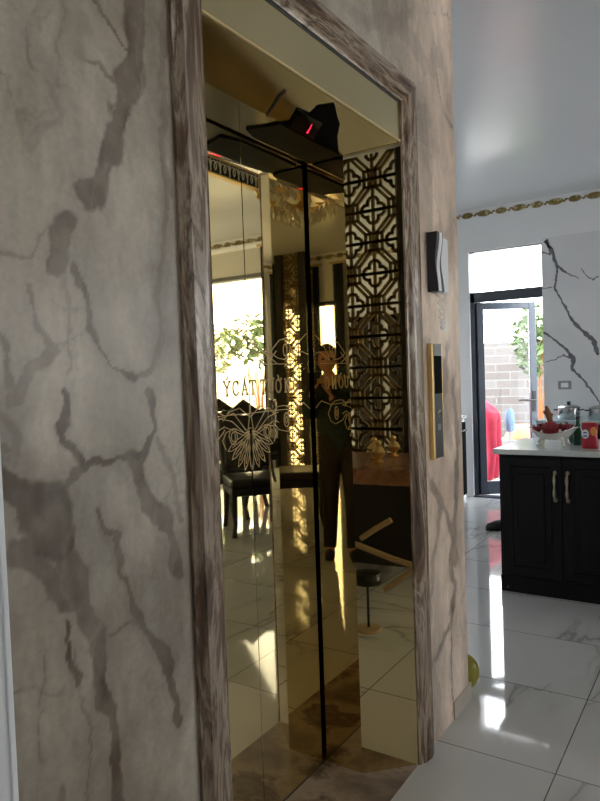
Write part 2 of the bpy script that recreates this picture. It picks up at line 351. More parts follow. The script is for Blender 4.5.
# ------------------------------------------------------------------ polished floor tiles
def floor_mat():
    m, nt, b = new_mat('white_marble_floor_tiles'); L = nt.links.new; N = nt.nodes.new
    tc = N('ShaderNodeTexCoord'); mp = N('ShaderNodeMapping'); mp.inputs['Location'].default_value = (-(2.29-.588*20), -(.516-1.176*10), 0)
    L(tc.outputs['Object'], mp.inputs[0])
    br = N('ShaderNodeTexBrick'); br.offset = 0; br.inputs['Scale'].default_value = 1; br.inputs['Brick Width'].default_value = .588; br.inputs['Row Height'].default_value = 1.176
    br.inputs['Mortar Size'].default_value = .0022; br.inputs['Mortar Smooth'].default_value = .1
    br.inputs['Color1'].default_value = (0, 0, 0, 1); br.inputs['Color2'].default_value = (1, 1, 1, 1); br.inputs['Mortar'].default_value = (0, 0, 0, 1)
    L(mp.outputs[0], br.inputs[0])
    # per-tile offset of the vein field
    ad = N('ShaderNodeVectorMath'); ad.operation = 'MULTIPLY_ADD'; ad.inputs[1].default_value = (3, 3, 3); L(br.outputs[0], ad.inputs[0])
    L(tc.outputs['Object'], ad.inputs[2])
    n1 = N('ShaderNodeTexNoise'); n1.inputs['Scale'].default_value = .9; n1.inputs['Detail'].default_value = 5; n1.inputs['Roughness'].default_value = .48; n1.inputs['Distortion'].default_value = .15
    mp2 = N('ShaderNodeMapping'); mp2.inputs['Rotation'].default_value = (0, 0, .7); mp2.inputs['Scale'].default_value = (.8, 3.0, 1); L(ad.outputs[0], mp2.inputs[0]); L(mp2.outputs[0], n1.inputs[0])
    s = N('ShaderNodeMath'); s.operation = 'SUBTRACT'; s.inputs[1].default_value = .5; L(n1.outputs[0], s.inputs[0])
    a = N('ShaderNodeMath'); a.operation = 'ABSOLUTE'; L(s.outputs[0], a.inputs[0])
    cr = N('ShaderNodeValToRGB'); E = cr.color_ramp.elements
    E[0].position = 0; E[0].color = lin(158, 154, 148); E[1].position = .014; E[1].color = lin(196, 195, 191)
    e = E.new(.1); e.color = lin(208, 207, 204); L(a.outputs[0], cr.inputs[0])
    n2 = N('ShaderNodeTexNoise'); n2.inputs['Scale'].default_value = 1.1; n2.inputs['Detail'].default_value = 3; L(ad.outputs[0], n2.inputs[0])
    mk = N('ShaderNodeValToRGB'); mk.color_ramp.elements[0].position = .46; mk.color_ramp.elements[1].position = .56; L(n2.outputs[0], mk.inputs[0])
    m1 = N('ShaderNodeMix'); m1.data_type = 'RGBA'; m1.inputs[6].default_value = lin(206, 205, 202); L(mk.outputs[0], m1.inputs[0]); L(cr.outputs[0], m1.inputs[7])
    m2 = N('ShaderNodeMix'); m2.data_type = 'RGBA'; m2.inputs[7].default_value = lin(88, 86, 82); L(br.outputs['Fac'], m2.inputs[0]); L(m1.outputs[2], m2.inputs[6])
    L(m2.outputs[2], b.inputs['Base Color']); b.inputs['Roughness'].default_value = .045; b.inputs['Specular IOR Level'].default_value = .75
    n3 = N('ShaderNodeTexNoise'); n3.inputs['Scale'].default_value = 4; bp = N('ShaderNodeBump'); bp.inputs['Strength'].default_value = .02; bp.inputs['Distance'].default_value = .01
    L(tc.outputs['Object'], n3.inputs[0]); L(n3.outputs[0], bp.inputs['Height']); L(bp.outputs[0], b.inputs['Normal'])
    return m
M['floor'] = floor_mat()

def streak_mat(name, stretch, cols, rough=.22, scale=1, dist=.8):
    """brown onyx-like marble with long streaks"""
    m, nt, b = new_mat(name); L = nt.links.new; N = nt.nodes.new
    tc = N('ShaderNodeTexCoord'); mp = N('ShaderNodeMapping'); mp.inputs['Scale'].default_value = stretch; L(tc.outputs['Object'], mp.inputs[0])
    n = N('ShaderNodeTexNoise'); n.inputs['Scale'].default_value = scale; n.inputs['Detail'].default_value = 7; n.inputs['Roughness'].default_value = .62; n.inputs['Distortion'].default_value = dist; L(mp.outputs[0], n.inputs[0])
    cr = N('ShaderNodeValToRGB'); E = cr.color_ramp.elements
    while len(E) < len(cols): E.new(.5)
    for e, (p, c) in zip(E, cols): e.position = p; e.color = c
    L(n.outputs[0], cr.inputs[0]); L(cr.outputs[0], b.inputs['Base Color']); b.inputs['Roughness'].default_value = rough; b.inputs['Specular IOR Level'].default_value = .4
    return m
cols = [(.33, lin(62, 45, 33)), (.44, lin(110, 88, 70)), (.51, lin(166, 148, 128)), (.56, lin(104, 82, 64)), (.66, lin(204, 191, 172))]
M['trim_v'] = streak_mat('brown_streaked_marble_upright', (15, 15, 2.4), cols)
M['trim_h'] = streak_mat('brown_streaked_marble_lintel', (2.4, 15, 15), cols)
M['sill'] = streak_mat('brown_marble_sill', (5, 3, 3), [(.3, lin(98, 82, 70)), (.46, lin(140, 122, 108)), (.55, lin(164, 147, 132)), (.62, lin(106, 86, 72)), (.75, lin(156, 140, 126))], .1, 1, .1)
def whitemarble_mat():
    m, nt, b = new_mat('white_grey_veined_marble'); L = nt.links.new; N = nt.nodes.new
    tc = N('ShaderNodeTexCoord'); n = N('ShaderNodeTexNoise'); n.inputs['Scale'].default_value = 1.2; n.inputs['Detail'].default_value = 3; L(tc.outputs['Object'], n.inputs[0])
    cr = N('ShaderNodeValToRGB'); cr.color_ramp.elements[0].color = lin(222, 223, 225); cr.color_ramp.elements[0].position = .35; cr.color_ramp.elements[1].color = lin(236, 236, 237); cr.color_ramp.elements[1].position = .65
    L(n.outputs[0], cr.inputs[0]); L(cr.outputs[0], b.inputs['Base Color']); b.inputs['Roughness'].default_value = .25; return m
M['white_marble'] = whitemarble_mat()
M['grey_vein'] = mat('grey_vein_stone', lin(112, 113, 118), .3, amt=.25, scale=20)
M['cornice'] = streak_mat('gilt_leaf_moulding', (1, 1, 1), [(.36, lin(200, 188, 150)), (.44, lin(150, 134, 84)), (.56, lin(120, 102, 54)), (.7, lin(170, 152, 98))], .4, 18)
M['patio'] = mat('grey_concrete', lin(140, 139, 136), .9, amt=.05, scale=2)  # even grey of the concrete yard
M['lawn'] = mat('garden_ground', lin(150, 160, 120), .9, amt=.25, scale=4)
def brick_mat():
    m, nt, b = new_mat('whitewashed_brick'); L = nt.links.new; N = nt.nodes.new
    tc = N('ShaderNodeTexCoord'); mp = N('ShaderNodeMapping'); mp.inputs['Rotation'].default_value = (PI/2, 0, PI/2)
    sp = N('ShaderNodeSeparateXYZ'); cb = N('ShaderNodeCombineXYZ'); L(tc.outputs['Object'], sp.inputs[0]); L(sp.outputs[1], cb.inputs[0]); L(sp.outputs[2], cb.inputs[1])
    br = N('ShaderNodeTexBrick'); br.inputs['Scale'].default_value = 1; br.inputs['Brick Width'].default_value = .42; br.inputs['Row Height'].default_value = .12; br.inputs['Mortar Size'].default_value = .01
    br.inputs['Color1'].default_value = lin(96, 92, 90); br.inputs['Color2'].default_value = lin(84, 77, 73); br.inputs['Mortar'].default_value = lin(104, 103, 101)
    L(cb.outputs[0], br.inputs[0]); L(br.outputs[0], b.inputs['Base Color']); b.inputs['Roughness'].default_value = .9; return m
M['brick'] = brick_mat()

# ------------------------------------------------------------------ room shell
XR, XR2, XL, YB, YN = 6.97, 6.43, -4.1, -5.2, 2.62
struct('floor', MB().box((XL-.2, YB-.2, -.15), (XR+.12, YN+.2, 0)), 'floor')
struct('ceiling', MB().box((XL-.2, YB-.2, ZC), (XR+.2, YN+.2, ZC+.15)), 'ceiling')
# elevator wall: masonry core behind the stone, with the lift opening
wf = MB().box((XL, WY+.02, 0), (.98, 1.35, ZC)).box((2.235, WY+.02, 0), (2.64, YN, ZC)).box((.98, WY+.02, 2.40), (2.235, 1.35, ZC)).box((.98, 1.30, 0), (2.235, 1.45, 2.40))
struct('wall_front', wf, 'white_plaster')
slab('wall_front_stone', .592, 1.01, 0, ZC, .0042)
slab('wall_front_stone', 2.22, 2.64, 0, ZC, .007)
slab('wall_front_stone', 1.01, 2.22, 2.365, ZC, .010)
struct('wall_front_tile', MB().box((XL, WY, 0), (.584, WY+.02, ZC)), 'white_marble')
struct('trim_1', MB().rbox((.583, WY-.004, 0), (.593, WY+.02, ZC), .002), 'white_plastic')
struct('trim_2', MB().box((2.64, WY+.0, 0), (2.66, 1.25, .07)).box((2.462, WY-.006, 0), (2.66, WY, .07)), mat('pale_stone_plinth', lin(190, 178, 163), .3, amt=.05))
# kitchen end wall with the garden door
wr = MB().box((XR, 2.357, 0), (XR+.2, YN+.2, ZC)).box((XR, 1.605, 2.62), (XR+.2, 2.357, ZC)).box((XR, -.6, 0), (XR+.2, 1.605, ZC)).box((XR2, -.75, 0), (XR+.2, -.6, ZC))
struct('wall_right', wr, 'white_plaster')
struct('wall_right_stone', MB().box((XR-.012, -.6, 0), (XR, 1.603, 2.66)), 'white_marble')
struct('wall_north', MB().box((2.64, YN, 0), (XR, YN+.2, ZC)), 'white_plaster')
struct('wall_east', MB().box((XR2, -1.75, 0), (XR2+.2, -.75, ZC)).box((XR2, YB-.2, 0), (XR2+.2, -5.05, ZC)).box((XR2, -5.05, 2.62), (XR2+.2, -1.75, ZC)), 'white_plaster')
struct('wall_left', MB().box((XL-.2, YB, 0), (XL, -5.0, ZC)).box((XL-.2, -3.75, 0), (XL, -3.25, ZC)).box((XL-.2, -5.0, 0), (XL, -3.75, .2)).box((XL-.2, -5.0, 2.6), (XL, -3.75, ZC)).box((XL-.2, -2.15, 0), (XL, 1.35, ZC)).box((XL-.2, -3.25, 2.40), (XL, -2.15, ZC)), M['white_plaster'])
struct('wall_back', MB().box((XL-.2, YB-.2, 0), (-1.9, YB, ZC)).box((-.2, YB-.2, 0), (.6, YB, ZC)).box((6.25, YB-.2, 0), (XR2, YB, ZC)).box((.6, YB-.2, 0), (4.6, YB, ZC)).box((4.6, YB-.2, 0), (6.25, YB, .3)).box((4.6, YB-.2, 2.6), (6.25, YB, ZC)).box((-1.9, YB-.2, 0), (-.2, YB, .3)).box((-1.9, YB-.2, 2.15), (-.2, YB, ZC)), 'white_plaster')
# gilt leaf mouldings under the ceiling
def leaf_band(name, a, b, out, z0=2.966, z1=3.036):
    a = Vector(a); b = Vector(b); L = (b-a).length; t = (b-a)/L; o = Vector(out); mb = MB()
    n = int(L/.17); k = L/n
    p, q = a+o*.006, b+o*.006
    lo = (min(a.x, b.x, q.x, p.x), min(a.y, b.y, q.y, p.y), z0); hi = (max(a.x, b.x, q.x, p.x), max(a.y, b.y, q.y, p.y), z1); mb.box(lo, hi)
    o1 = mb.build(name, 'white_plaster'); o1['kind'] = 'structure'
    g = MB()
    for i in range(n):
        c = a+t*(k*(i+.5))+o*.008
        r = k*(.42 if i % 2 else .34)
        g.ball((c.x, c.y, (z0+z1)/2), (abs(t.x)*r+abs(o.x)*.012, abs(t.y)*r+abs(o.y)*.012, (z1-z0)*.46), 12, 8)
        for sgn in (-1, 1):
            d = c+t*(k*.44*sgn); g.ball((d.x, d.y, (z0+z1)/2+.008*sgn), (abs(t.x)*.018+abs(o.x)*.01, abs(t.y)*.018+abs(o.y)*.01, .011), 8, 6)
    g.build('gilt_leaf', 'cornice', o1)
leaf_band('trim_3', (XR, -.6, 0), (XR, YN, 0), (-1, 0, 0))
leaf_band('trim_4', (XR2, YB, 0), (XR2, -.75, 0), (-1, 0, 0))
leaf_band('trim_5', (XL, YB, 0), (XL, WY, 0), (1, 0, 0))
leaf_band('trim_6', (XL, YB, 0), (XR2, YB, 0), (0, 1, 0))
# grey vein running down the white marble of the kitchen wall
def vein_strokes():
    mb = MB(); X = XR-.0135
    def stroke(pts, ws):
        pts = [Vector((X, y, z)) for y, z in pts]; n = len(pts)
        fine = []
        for i in range(n-1):
            for k in range(6):
                f = k/6; p = pts[i].lerp(pts[i+1], f); w = ws[i]*(1-f)+ws[i+1]*f
                fine.append((p+Vector((0, random.uniform(-.006, .006), random.uniform(-.006, .006))), w*random.uniform(.6, 1.3)))
        L = []; Rr = []
        for i, (p, w) in enumerate(fine):
            q = fine[min(i+1, len(fine)-1)][0]-fine[max(i-1, 0)][0]; nn = Vector((0, -q.z, q.y)).normalized()*w/2; L.append(p+nn); Rr.append(p-nn)
        vs = L+Rr; m = len(L); mb.add(vs, [(i, i+1, m+i+1, m+i) for i in range(m-1)])
    for pts, ws in VEINS_KITCHEN: stroke(pts, ws)
    o = mb.build('stone_vein', 'grey_vein', None, False); o.parent = bpy.data.objects['wall_right_stone']
    o.modifiers.new('thick', 'SOLIDIFY').thickness = .002
vein_strokes()

# ------------------------------------------------------------------ stone architrave round the lift
prof = [(0, .0), (.0, -.006), (.16, -.012), (.22, -.020), (.55, -.026), (.8, -.022), (.88, -.012), (1, -.008), (1, .03), (0, .03)]
def mitred(pa, pb):
    """profile swept from a to b; pa, pb give (x, z) of a profile position u at either end, so corners mitre"""
    n = len(prof); vs = [(pa(u)[0], WY+d, pa(u)[1]) for u, d in prof]+[(pb(u)[0], WY+d, pb(u)[1]) for u, d in prof]; mb = MB()
    mb.add(vs, [list(range(n)), list(range(2*n-1, n-1, -1))]); mb.add(vs, [(k, k+n, (k+1) % n+n, (k+1) % n) for k in range(n)], True); return mb
xl, xr, zt = (lambda u: 1.098-.095*u), (lambda u: 2.110+.116*u), (lambda u: 2.290+.095*u)
struct('trim_7', mitred(lambda u: (xl(u), 0), lambda u: (xl(u), zt(u))), 'trim_v')
struct('trim_8', mitred(lambda u: (xr(u), 0), lambda u: (xr(u), zt(u))), 'trim_v')
struct('trim_9', mitred(lambda u: (xl(u), zt(u)), lambda u: (xr(u), zt(u))), 'trim_h')

# ------------------------------------------------------------------ elevator
lift = thing('elevator_doorway', 'gold mirror elevator doorway with splayed jambs set in the brown marble wall', 'elevator', (XC, DY, 0))
def L_(mb): # to local coordinates of the lift
    mb.v = [(x-XC, y-DY, z) for x, y, z in mb.v]; return mb
yb = DY-.010
MIT = .145
for sgn, x in ((1, 1.964), (-1, 1.246)):
    p = [(x, yb), (x, 1.080), (x+sgn*.1435, WY+.0005), (x+sgn*.16, WY+.0005), (x+sgn*.16, yb)]
    L_(MB().prism(p, 'z', .002, 2.29)).build('splayed_jamb', 'gold', lift)
hd = [(yb, 2.104), (1.080, 2.104), (WY+.004, 2.156), (WY+.004, 2.31), (yb, 2.31)]
L_(MB().prism(hd, 'x', 1.103, 2.1065)).build('header', 'gold_wavy', lift)
L_(MB().rbox((1.103, WY, 2.160), (2.1065, WY+.0045, 2.291), .0008)).build('fascia', 'gold_fascia', lift)
L_(MB().rbox((1.103, WY-.002, 2.154), (2.1065, WY+.006, 2.161), .002)).build('edge_strip', 'etch', lift)
L_(MB().rbox((1.103, WY-.003, 2.283), (2.1065, WY+.004, 2.2905), .002)).build('edge_strip', M['dark_post'], lift)
# floor sill of brown marble, and dark channel for the doors
struct('floor_sill', MB().box((1.11, WY, -.02), (2.10, DY-.003, .003)), 'sill')
L_(MB().box((1.2, DY-.003, .0), (2.02, DY+.03, .004))).build('door_track', 'dark_plastic', lift)
# dark reflection built as a black plate on the sloping header, holding the indicator
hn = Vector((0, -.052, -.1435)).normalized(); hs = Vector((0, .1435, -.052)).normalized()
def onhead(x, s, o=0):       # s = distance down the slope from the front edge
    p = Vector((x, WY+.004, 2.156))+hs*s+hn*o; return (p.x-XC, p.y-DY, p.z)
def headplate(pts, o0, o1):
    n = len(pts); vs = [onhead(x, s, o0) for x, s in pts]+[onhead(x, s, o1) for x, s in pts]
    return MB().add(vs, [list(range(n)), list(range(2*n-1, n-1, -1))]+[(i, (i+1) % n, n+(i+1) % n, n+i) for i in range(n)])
ind = headplate(IND_REFL_POLY, -.002, .006).build('indicator_reflection', 'black_glass', lift)
rp = [(x-XC, y-DY) for x, y in REFL_RETURN]; MB().prism(rp, 'z', 2.098, 2.1045).build('reflection_plate', 'black_glass', ind)  # same dark reflection, continued as a black plate on the flat return
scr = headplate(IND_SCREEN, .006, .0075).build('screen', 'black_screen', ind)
m, nt, b = new_mat('red_led'); b.inputs['Base Color'].default_value = (.2, 0, .01, 1); b.inputs['Emission Color'].default_value = (1, .02, .08, 1); b.inputs['Emission Strength'].default_value = 1.6
M['led'] = m
dg = MB()
for a, bb, w in IND_DIGIT: dg.tube([onhead(*a, .008), onhead(*bb, .008)], w, 6)
dg.build('digit', 'led', ind)
for p in IND_STUDS: pass
cb = MB().tube([onhead(x, s, .004) for x, s in IND_CURVE], .0022, 6); cb.build('dark_curve', 'dark_plastic', lift)  # thin dark curve running down the header
# doors
def leaf(x0, x1, label):
    t = thing('elevator_door', label, 'elevator door', ((x0+x1)/2, DY, .006)); c = (x0+x1)/2
    MB().rbox((x0-c, 0, 0), (x1-c, .028, 2.12), .0012, 1).build('door_panel', 'gold', t)
    return t, c
dl, cl = leaf(1.13, XC-.0008, 'gold mirror elevator door leaf with etched words, left of the thin centre seam')
dr, cr_ = leaf(XC+.0008, 2.075, 'gold mirror elevator door leaf right of the thin centre seam, next to the splayed jamb')
# etched drawing: strokes given right of the seam and mirrored; words are not mirrored
def etch_set():
    S2 = []
    fan = (0, 1.2103)
    for tx, tz in ((.0, 1.0955), (.0358, 1.0995), (.0669, 1.1135), (.0948, 1.1385), (.112, 1.165)):
        d = Vector((tx, tz-fan[1])); l = d.length; u = d/l; w = Vector((-u.y, u.x))
        for sg in (-1, 1):
            pt = [(fan[0]+u.x*l*f+w.x*sg*.0105*math.sin(PI*min(1, f*.62+.2)) * (1 if f < .99 else 0), fan[1]+u.y*l*f+w.y*sg*.0105*math.sin(PI*min(1, f*.62+.2))*(1 if f < .99 else 0)) for f in (.04, .3, .6, .85, 1)]
            S2.append(pt)
        S2.append([(fan[0]+u.x*l*f, fan[1]+u.y*l*f) for f in (.1, .82)])
    S2 += [[(.008, 1.217), (.03, 1.2104), (.090, 1.2508), (.1475, 1.2631)], [(.0, 1.225), (.0224, 1.2179), (.0803, 1.2743), (.1475, 1.2605)], [(.03, 1.2022), (.1245, 1.2376), (.15, 1.2292)],
           [(.03, 1.2104), (.0746, 1.228), (.1172, 1.221), (.1352, 1.1963), (.1203, 1.1708)], [(.0, 1.2687), (.1188, 1.2697), (.235, 1.268)], [(.0, 1.258), (.05, 1.287), (.1, 1.279), (.13, 1.255)],
           [(.0012, 1.294), (.0025, 1.2687), (.012, 1.225)]]
    S2.append([(.085+.0205*math.cos(a)*(1-.03*a), 1.2045+.026*math.sin(a)*(1-.03*a)) for a in [i*.45 for i in range(15)]])
    S2.append([(.085+.010*math.cos(a), 1.2045+.014*math.sin(a)) for a in [i*.7 for i in range(10)]])
    S2.append([(.1238, 1.2694), (.150, 1.281), (.1762, 1.2822), (.205, 1.279), (.229, 1.2688), (.2546, 1.2364), (.2361, 1.207), (.2026, 1.1947), (.1505, 1.2054), (.1212, 1.2285)])
    S2.append([(.1944+.014*math.cos(a), 1.2347+.024*math.sin(a)) for a in [i*.63 for i in range(11)]])
    S2.append([(.1944+.006*math.cos(a), 1.2347+.012*math.sin(a)) for a in [i*.9 for i in range(8)]])
    # upper ornament
    S2.append([(.0, 1.4175), (.30, 1.4179)])
    S2.append([(.118, 1.455), (.1311, 1.4676), (.1686, 1.4948), (.2112, 1.5019), (.2311, 1.4751), (.222, 1.446), (.195, 1.432), (.155, 1.437), (.118, 1.455)])
    S2.append([(.2002+.011*math.cos(a), 1.4626+.02*math.sin(a)) for a in [i*.63 for i in range(11)]])
    S2 += [[(.15, 1.4199), (.069, 1.4599), (.0, 1.475)], [(.0943, 1.4595), (.01, 1.4192)], [(.15, 1.4599), (.1, 1.42)], [(.0, 1.50), (.05, 1.47), (.075, 1.42)]]
    S2 += [[(.235, 1.268), (.30, 1.285), (.34, 1.262)], [(.235, 1.44), (.28, 1.49), (.33, 1.52)], [(.235, 1.43), (.3, 1.46), (.34, 1.45)]]
    return S2
def glyph(ch):
    """thin serif capitals on a unit box: width, strokes"""
    G = {'N': (.8, [[(.1, 0), (.1, 1), (.7, 0), (.7, 1)], [(0, 0), (.2, 0)], [(0, 1), (.12, 1)], [(.6, 1), (.8, 1)]]),
         'H': (.85, [[(.12, 0), (.12, 1)], [(.73, 0), (.73, 1)], [(.12, .5), (.73, .5)], [(0, 0), (.24, 0)], [(0, 1), (.24, 1)], [(.6, 0), (.85, 0)], [(.6, 1), (.85, 1)]]),
         'U': (.8, [[(.1, 1), (.1, .3), (.2, .06), (.4, 0), (.6, .06), (.7, .3), (.7, 1)], [(0, 1), (.22, 1)], [(.58, 1), (.82, 1)], [(.7, .95), (.84, 1.0), (.86, 1.12)]]),
         'Y': (.8, [[(.05, 1), (.4, .5), (.75, 1)], [(.4, .5), (.4, 0)], [(.26, 0), (.54, 0)], [(-.05, 1), (.17, 1)], [(.62, 1), (.85, 1)], [(.4, 1.12), (.55, 1.32)]]),
         'C': (.75, [[(.72, .8), (.6, .95), (.4, 1), (.2, .92), (.06, .7), (.03, .5), (.06, .3), (.2, .08), (.4, 0), (.6, .05), (.73, .22)], [(.72, .72), (.72, .98)]]),
         'A': (.8, [[(.06, 0), (.4, 1), (.74, 0)], [(.2, .36), (.6, .36)], [(-.04, 0), (.17, 0)], [(.6, 0), (.85, 0)], [(.4, 1.12), (.55, 1.32)]]),
         'T': (.75, [[(.37, 0), (.37, 1)], [(.0, .82), (.02, 1), (.72, 1), (.74, .82)], [(.24, 0), (.5, 0)]]),
         'O': (.85, [[(.42+.4*math.cos(a), .5+.5*math.sin(a)) for a in [i*PI/8 for i in range(17)]], [(.72, .9), (.86, .98), (.88, 1.1)], [(.5, 1.12), (.34, 1.32)]]),
         'G': (.85, [[(.72, .8), (.6, .95), (.4, 1), (.2, .92), (.06, .7), (.03, .5), (.06, .3), (.2, .08), (.4, 0), (.6, .05), (.72, .2), (.72, .44)], [(.55, .44), (.84, .44)], [(.72, .72), (.72, .98)]])}
    return G[ch]
def words():
    out = []; h = .042; z0 = 1.326
    x = -.302
    for ch, adv in (('N', .044), ('H', .046), ('U', .060), ('Y', .0), ('C', 0)):
        pass
    # capital positions read along the line
    for ch, xc in (('N', -.278), ('H', -.222), ('U', -.170), ('Y', -.106), ('C', -.066), ('A', -.022), ('T', .018), ('T', .072), ('U', .112), ('O', .155), ('N', .206), ('G', .256)):
        w, st = glyph(ch)
        for s_ in st: out.append([(xc+(px-w/2)*h*.86, z0+pz*h) for px, pz in s_])
    return out
def etch(sym, plain):
    for side, t, c in ((-1, dl, cl), (1, dr, cr_)):
        mb = MB()
        for st, w in [(s_, .0021) for s_ in sym]:
            mb.poly([(XC+side*max(x, .002)-c, -.0004, z-.006) for x, z in st], w, .0012, (0, -1, 0))
        o = mb.build('etched_ornament', 'etch', t)
        mb = MB()
        for st in plain:
            if (sum(p[0] for p in st)/len(st) < 0) == (side < 0): mb.poly([(XC+x-c, -.0004, z-.006) for x, z in st], .0052, .0012, (0, -1, 0))
        mb.build('etched_lettering', 'etch', t)
etch(etch_set(), words())
# ------------------------------------------------------------------ windows, doors, outside
def pane(name, a, b, parent=None):
    o = MB().box(a, b).build(name, 'glass', parent); return o
# kitchen garden door: fixed frame with transom, leaf standing ajar outwards
fx0, fx1 = XR+.03, XR+.09
fr = MB().box((fx0, 2.315, 0), (fx1, 2.357, 2.19)).box((fx0, 1.603, 2.085), (fx1, 2.357, 2.19)).box((fx0, 1.605, 2.61), (fx1, 2.357, 2.62))
d1 = struct('door_1', fr, 'dark_frame')
pane('transom_pane', (fx0+.03, 1.605, 2.19), (fx0+.036, 2.357, 2.60), d1)
hinge = Vector((XR+.06, 2.305, 0)); tip = Vector((7.46, 1.80, 0)); u = (tip-hinge).normalized(); lw = (tip-hinge).length; nv = Vector((u.y, -u.x, 0))
d2 = bpy.data.objects.new('door_2', None); COL.objects.link(d2); d2['kind'] = 'structure'; d2['label'] = 'glazed garden door leaf in a grey frame, standing ajar'
d2.location = hinge; d2.rotation_euler = (0, 0, math.atan2(u.y, u.x))
lf = MB().rbox((0, -.022, .02), (.075, .022, 2.083), .004, 1).rbox((lw-.075, -.022, .02), (lw, .022, 2.083), .004, 1).rbox((.075, -.022, 2.01), (lw-.075, .022, 2.083), .004, 1).rbox((.075, -.022, .02), (lw-.075, .022, .16), .004, 1)
lf.build('leaf_frame', 'dark_frame', d2); pane('leaf_pane', (.075, -.003, .16), (lw-.075, .003, 2.0), d2)
hd_ = MB().box((lw-.055, .022, .90), (lw-.02, .03, 1.12))
hd_.tube([(lw-.038, .026, 1.02), (lw-.038, .065, 1.02), (lw-.06, .07, 1.02), (lw-.17, .07, 1.02)], .010, 8)
hd_.tube([(lw-.038, -.022, 1.02), (lw-.038, -.065, 1.02), (lw-.06, -.07, 1.02), (lw-.17, -.07, 1.02)], .010, 8).box((lw-.055, -.03, .90), (lw-.02, -.022, 1.12))
hd_.build('handle', 'black_rubber', d2)
struct('trim_10', MB().box((XR-.01, 1.605, 0), (XR+.1, 2.357, .015)), 'dark_frame')
# garden yard
struct('patio', MB().box((XR+.12, -8, -.15), (16, 9, -.012)), 'patio')
struct('garden_wall', MB().box((9.8, -.8, -.02), (10.0, 6, 1.75)), 'brick')
def shrub(name, label, c, r, n, leafs, m, group=None, cat='shrub', trunk=True, size=.07):
    t = thing(name, label, cat, c, 0, group)
    if trunk:
        st = MB()
        for k in range(5):
            a = k*1.3; st.tube([(0, 0, 0), (.06*math.cos(a), .06*math.sin(a), leafs*.5), (r[0]*.45*math.cos(a), r[1]*.45*math.sin(a), leafs)], [.018, .012, .006], 6)
        st.build('stem', 'root_brown', t)
    lf = MB()
    for i in range(n):
        d = Vector((random.gauss(0, 1), random.gauss(0, 1), random.gauss(0, 1))).normalized()*random.random()**.4
        p = Vector((d.x*r[0], d.y*r[1], leafs+d.z*r[2])); q = Euler((random.uniform(-1, 1), random.uniform(-1, 1), random.uniform(0, 6.3))).to_matrix(); s = size*random.uniform(.6, 1.3)
        vs = [q @ Vector(v)*s+p for v in ((0, -1, 0), (.38, -.2, .06), (.3, .5, .03), (0, 1.1, -.1), (-.3, .5, .03), (-.38, -.2, .06), (0, 0, -.03))]
        lf.add(vs, [(0, 1, 6), (1, 2, 6), (2, 3, 6), (3, 4, 6), (4, 5, 6), (5, 0, 6)])
    lf.build('foliage', m, t, False)
    return t
shrub('garden_shrub', 'leafy green shrub by the brick wall seen through the glazed garden door', (9.2, 2.20, -.012), (.36, .32, .5), 420, 1.74, 'leaf', None, 'shrub', True, .075)
# person in red bending over outside
# ------------------------------------------------------------------ people
def skin_mesh(name, verts, edges, radii, sub=2, root=0):
    me = bpy.data.meshes.new(name+'_tmp'); me.from_pydata([tuple(v) for v in verts], edges, []); o = bpy.data.objects.new(name+'_tmp', me); COL.objects.link(o)
    md = o.modifiers.new('s', 'SKIN'); md.use_smooth_shade = True
    for i, r in enumerate(radii):
        sv = me.skin_vertices[0].data[i]; sv.radius = r if isinstance(r, tuple) else (r, r); sv.use_root = (i == root)
    ss = o.modifiers.new('d', 'SUBSURF'); ss.levels = sub; ss.render_levels = sub
    dg = bpy.context.evaluated_depsgraph_get(); ev = o.evaluated_get(dg); m2 = ev.to_mesh()
    mb = MB(); mb.add([v.co[:] for v in m2.vertices], [list(p.vertices) for p in m2.polygons], True)
    ev.to_mesh_clear(); bpy.data.objects.remove(o); bpy.data.meshes.remove(me)
    return mb
def hand(mb, wrist, fwd, palm_n, side, curl=.9, s=1.0):
    """palm and five fingers; fwd along the palm, palm_n out of the palm, side towards the thumb"""
    f, n, t = Vector(fwd).normalized(), Vector(palm_n).normalized(), Vector(side).normalized(); w = Vector(wrist)
    P = lambda a, b, c: w+(f*a+t*b+n*c)*s
    # palm as a flattened tube
    for b in (-.028, -.009, .010, .028): mb.tube([P(-.01, b*.6, 0), P(.03, b*.9, .002), P(.078, b, .004)], [.013*s, .015*s, .011*s], 8)
    for b, l in ((.030, .066), (.010, .075), (-.010, .070), (-.029, .054)):
        a1, a2, a3 = curl*.45, curl*1.1, curl*1.7; q = [(.074, 0)]
        for ang, k in ((a1, .42), (a2, .33), (a3, .25)): q.append((q[-1][0]+l*k*math.cos(ang), q[-1][1]+l*k*math.sin(ang)))
        mb.tube([P(x, b, .004+z) for x, z in q], [.0095*s, .009*s, .008*s, .006*s], 8)
        mb.ball(P(q[-1][0], b, .004+q[-1][1]), .006*s, 8, 6)
    q = [P(.015, .026, .004), P(.035, .050, .014), P(.062, .058, .026), P(.082, .052, .034)]
    mb.tube(q, [.013*s, .011*s, .009*s, .0065*s], 8); mb.ball(q[-1], .0065*s, 8, 6)
